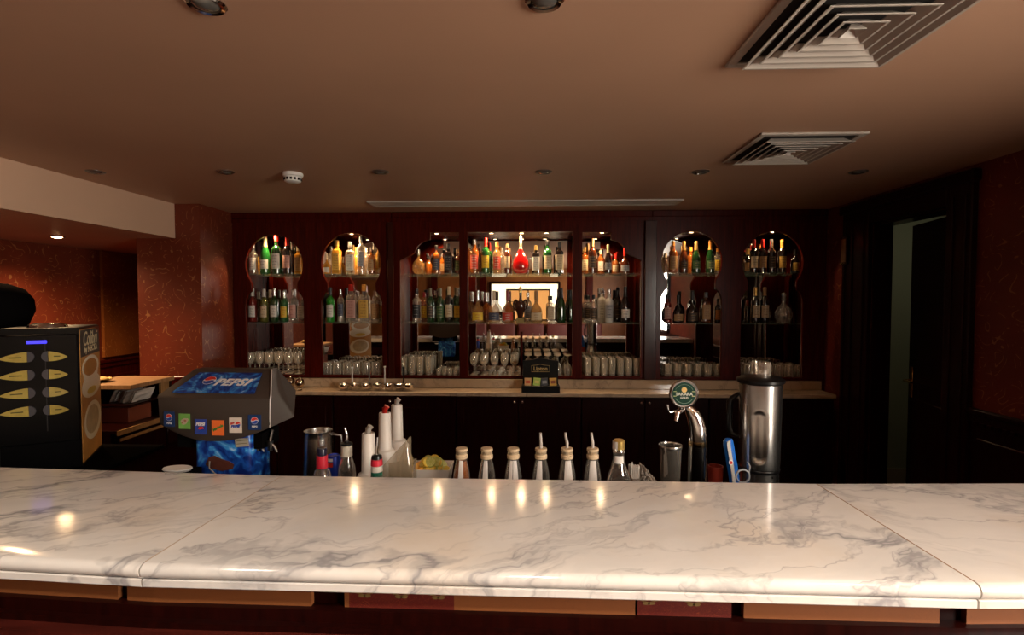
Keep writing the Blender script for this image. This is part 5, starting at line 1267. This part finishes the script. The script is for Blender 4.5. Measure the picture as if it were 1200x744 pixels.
b = B(); plate(b, [(hx(862) - .014, .0), (hx(862) + .012, .012), (hx(862) + .012, zt(575, 1.98, 860)), (hx(862) - .014, zt(575, 1.98, 860))], .002, .001); obj('blade', b, M_STEEL, t)
# clear coiled hose
t = thing('clear_hose', 'coil of thin clear hose hanging up beside the blender base', 'hose', (pos(871, 1.9), 1.9, UZ))
cz = zt(558, 1.9, 871); b = B(); r_ = .024
tube(b, [(r_ * math.cos(a / 16 * math.pi * 2), .0015 * a / 8, cz + r_ * math.sin(a / 16 * math.pi * 2)) for a in range(-4, 26)], .0032, 8)
tube(b, [(0, 0, cz - r_), (.002, 0, .05), (.01, 0, .002)], .0032, 8)
tube(b, [(r_ + .002, .012, cz + .01), (r_ + .010, .02, cz + .03), (r_ + .004, .03, cz + .045)], .0026, 8)
obj('hose_coil', b, mat('clear hose plastic', (.42, .44, .46), .2, alpha=.75), t)
# big steel blender
Y = 2.02; x = pos(889.5, Y)
t = thing('steel_blender', 'tall brushed steel blender jug with black lid on a steel base', 'blender', (x, Y, UZ))
z_ = lambda py: zt(py, Y, 893)
rj = (P(917, 0, Y).x - P(868.5, 0, Y).x) / 2
b = B(); NS = 72; zs = [z_(547) + (z_(447) - z_(547)) * i / 44 for i in range(45)]
rings = []
zc0, zc1 = z_(538), z_(477)
for k_, zz in enumerate(zs):
    f = k_ / 44; rad = rj * (.95 + .05 * f)
    ring = []
    for i in range(NS):
        a = 2 * math.pi * i / NS - math.pi / 2; off = (a + math.pi / 2 + math.pi) % (2 * math.pi) - math.pi
        px_ = off + .42
        lat = px_ * rad; hwid = rj * .36
        dzz = max(0, zc0 + hwid - zz, zz - (zc1 - hwid)); dist = math.hypot(lat, dzz) if abs(lat) < 1 else 9
        q_ = max(0, min(1, (hwid - dist) / (rj * .16))); q_ = q_ * q_ * (3 - 2 * q_)
        rr_ = rad - .006 * q_
        ring.append(b.verts.new((rr_ * math.cos(a), rr_ * math.sin(a), zz)))
    rings.append(ring)
for A_, C_ in zip(rings, rings[1:]):
    for i in range(NS): b.faces.new((A_[i], A_[(i + 1) % NS], C_[(i + 1) % NS], C_[i]))
b.faces.new(rings[0][::-1]); b.faces.new(rings[-1])
me = tomesh('jug', b, False)
for p_ in me.polygons: p_.use_smooth = True
link('jug', me, M_STEEL, t)
b = B(); lathe(b, [(0, z_(449)), (rj * 1.02, z_(449)), (rj * 1.12, z_(447)), (rj * 1.12, z_(444)), (rj * .9, z_(441)), (rj * .55, z_(440)), (0, z_(440))], 40, close=False); lid = obj('lid', b, M_BLACK, t)
b = B(); lathe(b, [(rj * .42, z_(441)), (rj * .46, z_(438)), (rj * .46, z_(424)), (rj * .42, z_(424)), (rj * .40, z_(436)), (0, z_(437))], 24, close=False); obj('lid_cap', b, glassy('clear lid cap', (.62, .54, .44), .25, .9, .4), lid)
b = B(); lathe(b, [(rj * .93, z_(550)), (rj * .97, z_(547)), (rj * .93, z_(545))], 40, close=False); obj('jug_collar', b, M_BLACK, t)
b = B(); lathe(b, [(0, .002), (rj * 1.15, 0), (rj * 1.18, .02), (rj * 1.1, .09), (rj * .93, z_(562)), (rj * .91, z_(550)), (0, z_(550))], 44, close=False); base = obj('motor_base', b, M_STEEL, t)
b = B(); plate(b, ell(.02, z_(552.5), .003, .003, 12), .002, -rj * .905); obj('base_screw', b, M_BLACK, base)
b = B(); hx0 = -rj * .95; tube(b, [(hx0, .02, z_(462)), (hx0 - .022, .03, z_(468)), (hx0 - .030, .035, z_(472)), (hx0 - .030, .035, z_(505)), (hx0 - .022, .03, z_(511)), (hx0, .02, z_(513))], [.008, .010, .012, .012, .010, .008], 10); obj('handle', b, M_BLACK, t)

# ------------------------------------------------------------------ seats behind the camera (seen in the mirrors)
M_SEAT = mat('mauve red upholstery', (.12, .022, .018), .6, vary=.25, bscale=20)
for i in range(6):
    x = -2.1 + i * .70
    t = thing('bench_seat', 'high upholstered bench seat, number %s from the far wall side, against the apricot wall' % ('one', 'two', 'three', 'four', 'five', 'six')[i], 'bench', (x, -2.6, 0), 0, 'bench seats behind the bar')
    b = B(); bb(b, -.33, .33, -.28, .28, .0, .5, bev=.01); obj('bench_base', b, M_MAHOG, t)
    b = B(); bb(b, -.33, .33, -.26, .28, .5, .62, bev=.04, seg=3); obj('seat', b, M_SEAT, t)
    b = B(); bb(b, -.32, .32, -.34, -.22, .62, 1.12, bev=.05, seg=3); obj('backrest', b, M_SEAT, t)

# ------------------------------------------------------------------ added room lights, out of view
def lamp(x, y, e, size=130, c=(1, .88, .74)):
    t = thing('downlight', 'added unseen downlight above the camera, brightening the bar counter', 'ceiling light', (x, y, CZ), 0, 'added downlights brightening the counter')
    b = B(); lathe(b, [(.036, -.001), (.036, -.006), (.044, -.008), (.050, -.003), (.050, 0)], 28, close=False); obj('trim_ring', b, M_DSTEEL, t)
    b = B(); lathe(b, [(.036, -.002), (0, -.003)], 20, close=False); obj('lamp_lens', b, mat('added lamp glass', (1, .8, .6), .3, emis=c, es=8), t)
    l = bpy.data.lights.new('lamp', 'SPOT'); l.energy = e; l.color = c; l.spot_size = R(size); l.spot_blend = .7; l.shadow_soft_size = .08
    lo = bpy.data.objects.new('lamp_light', l); col.objects.link(lo); lo.parent = t; lo.location = (0, 0, -.02)
for x in (-1.5, 0, 1.5): lamp(x, .1, 85)  # unseen lamps added above the camera to brighten the counter top
l = bpy.data.lights.new('corridor_fill', 'POINT'); l.energy = 1.2; l.color = (1, .95, .7); l.shadow_soft_size = .1  # unseen point light added to brighten the corridor behind the door
lo = bpy.data.objects.new('corridor_fill', l); col.objects.link(lo); lo.location = (3.5, 3.9, 2.2)
w = bpy.data.worlds.new('world'); sc.world = w; w.use_nodes = True
w.node_tree.nodes['Background'].inputs[0].default_value = (.02, .015, .012, 1); w.node_tree.nodes['Background'].inputs[1].default_value = .3

# ------------------------------------------------------------------ view
sc.view_settings.view_transform = 'Standard'; sc.view_settings.look = 'None'; sc.view_settings.gamma = 1
sc.view_settings.use_curve_mapping = False; sc.view_settings.exposure = .29
sc.cycles.use_denoising = True
sc.cycles.max_bounces = 8; sc.cycles.glossy_bounces = 6; sc.cycles.diffuse_bounces = 3; sc.cycles.transparent_max_bounces = 24
sc.cycles.sample_clamp_indirect = 6
sc.cycles.caustics_reflective = False; sc.cycles.caustics_refractive = False
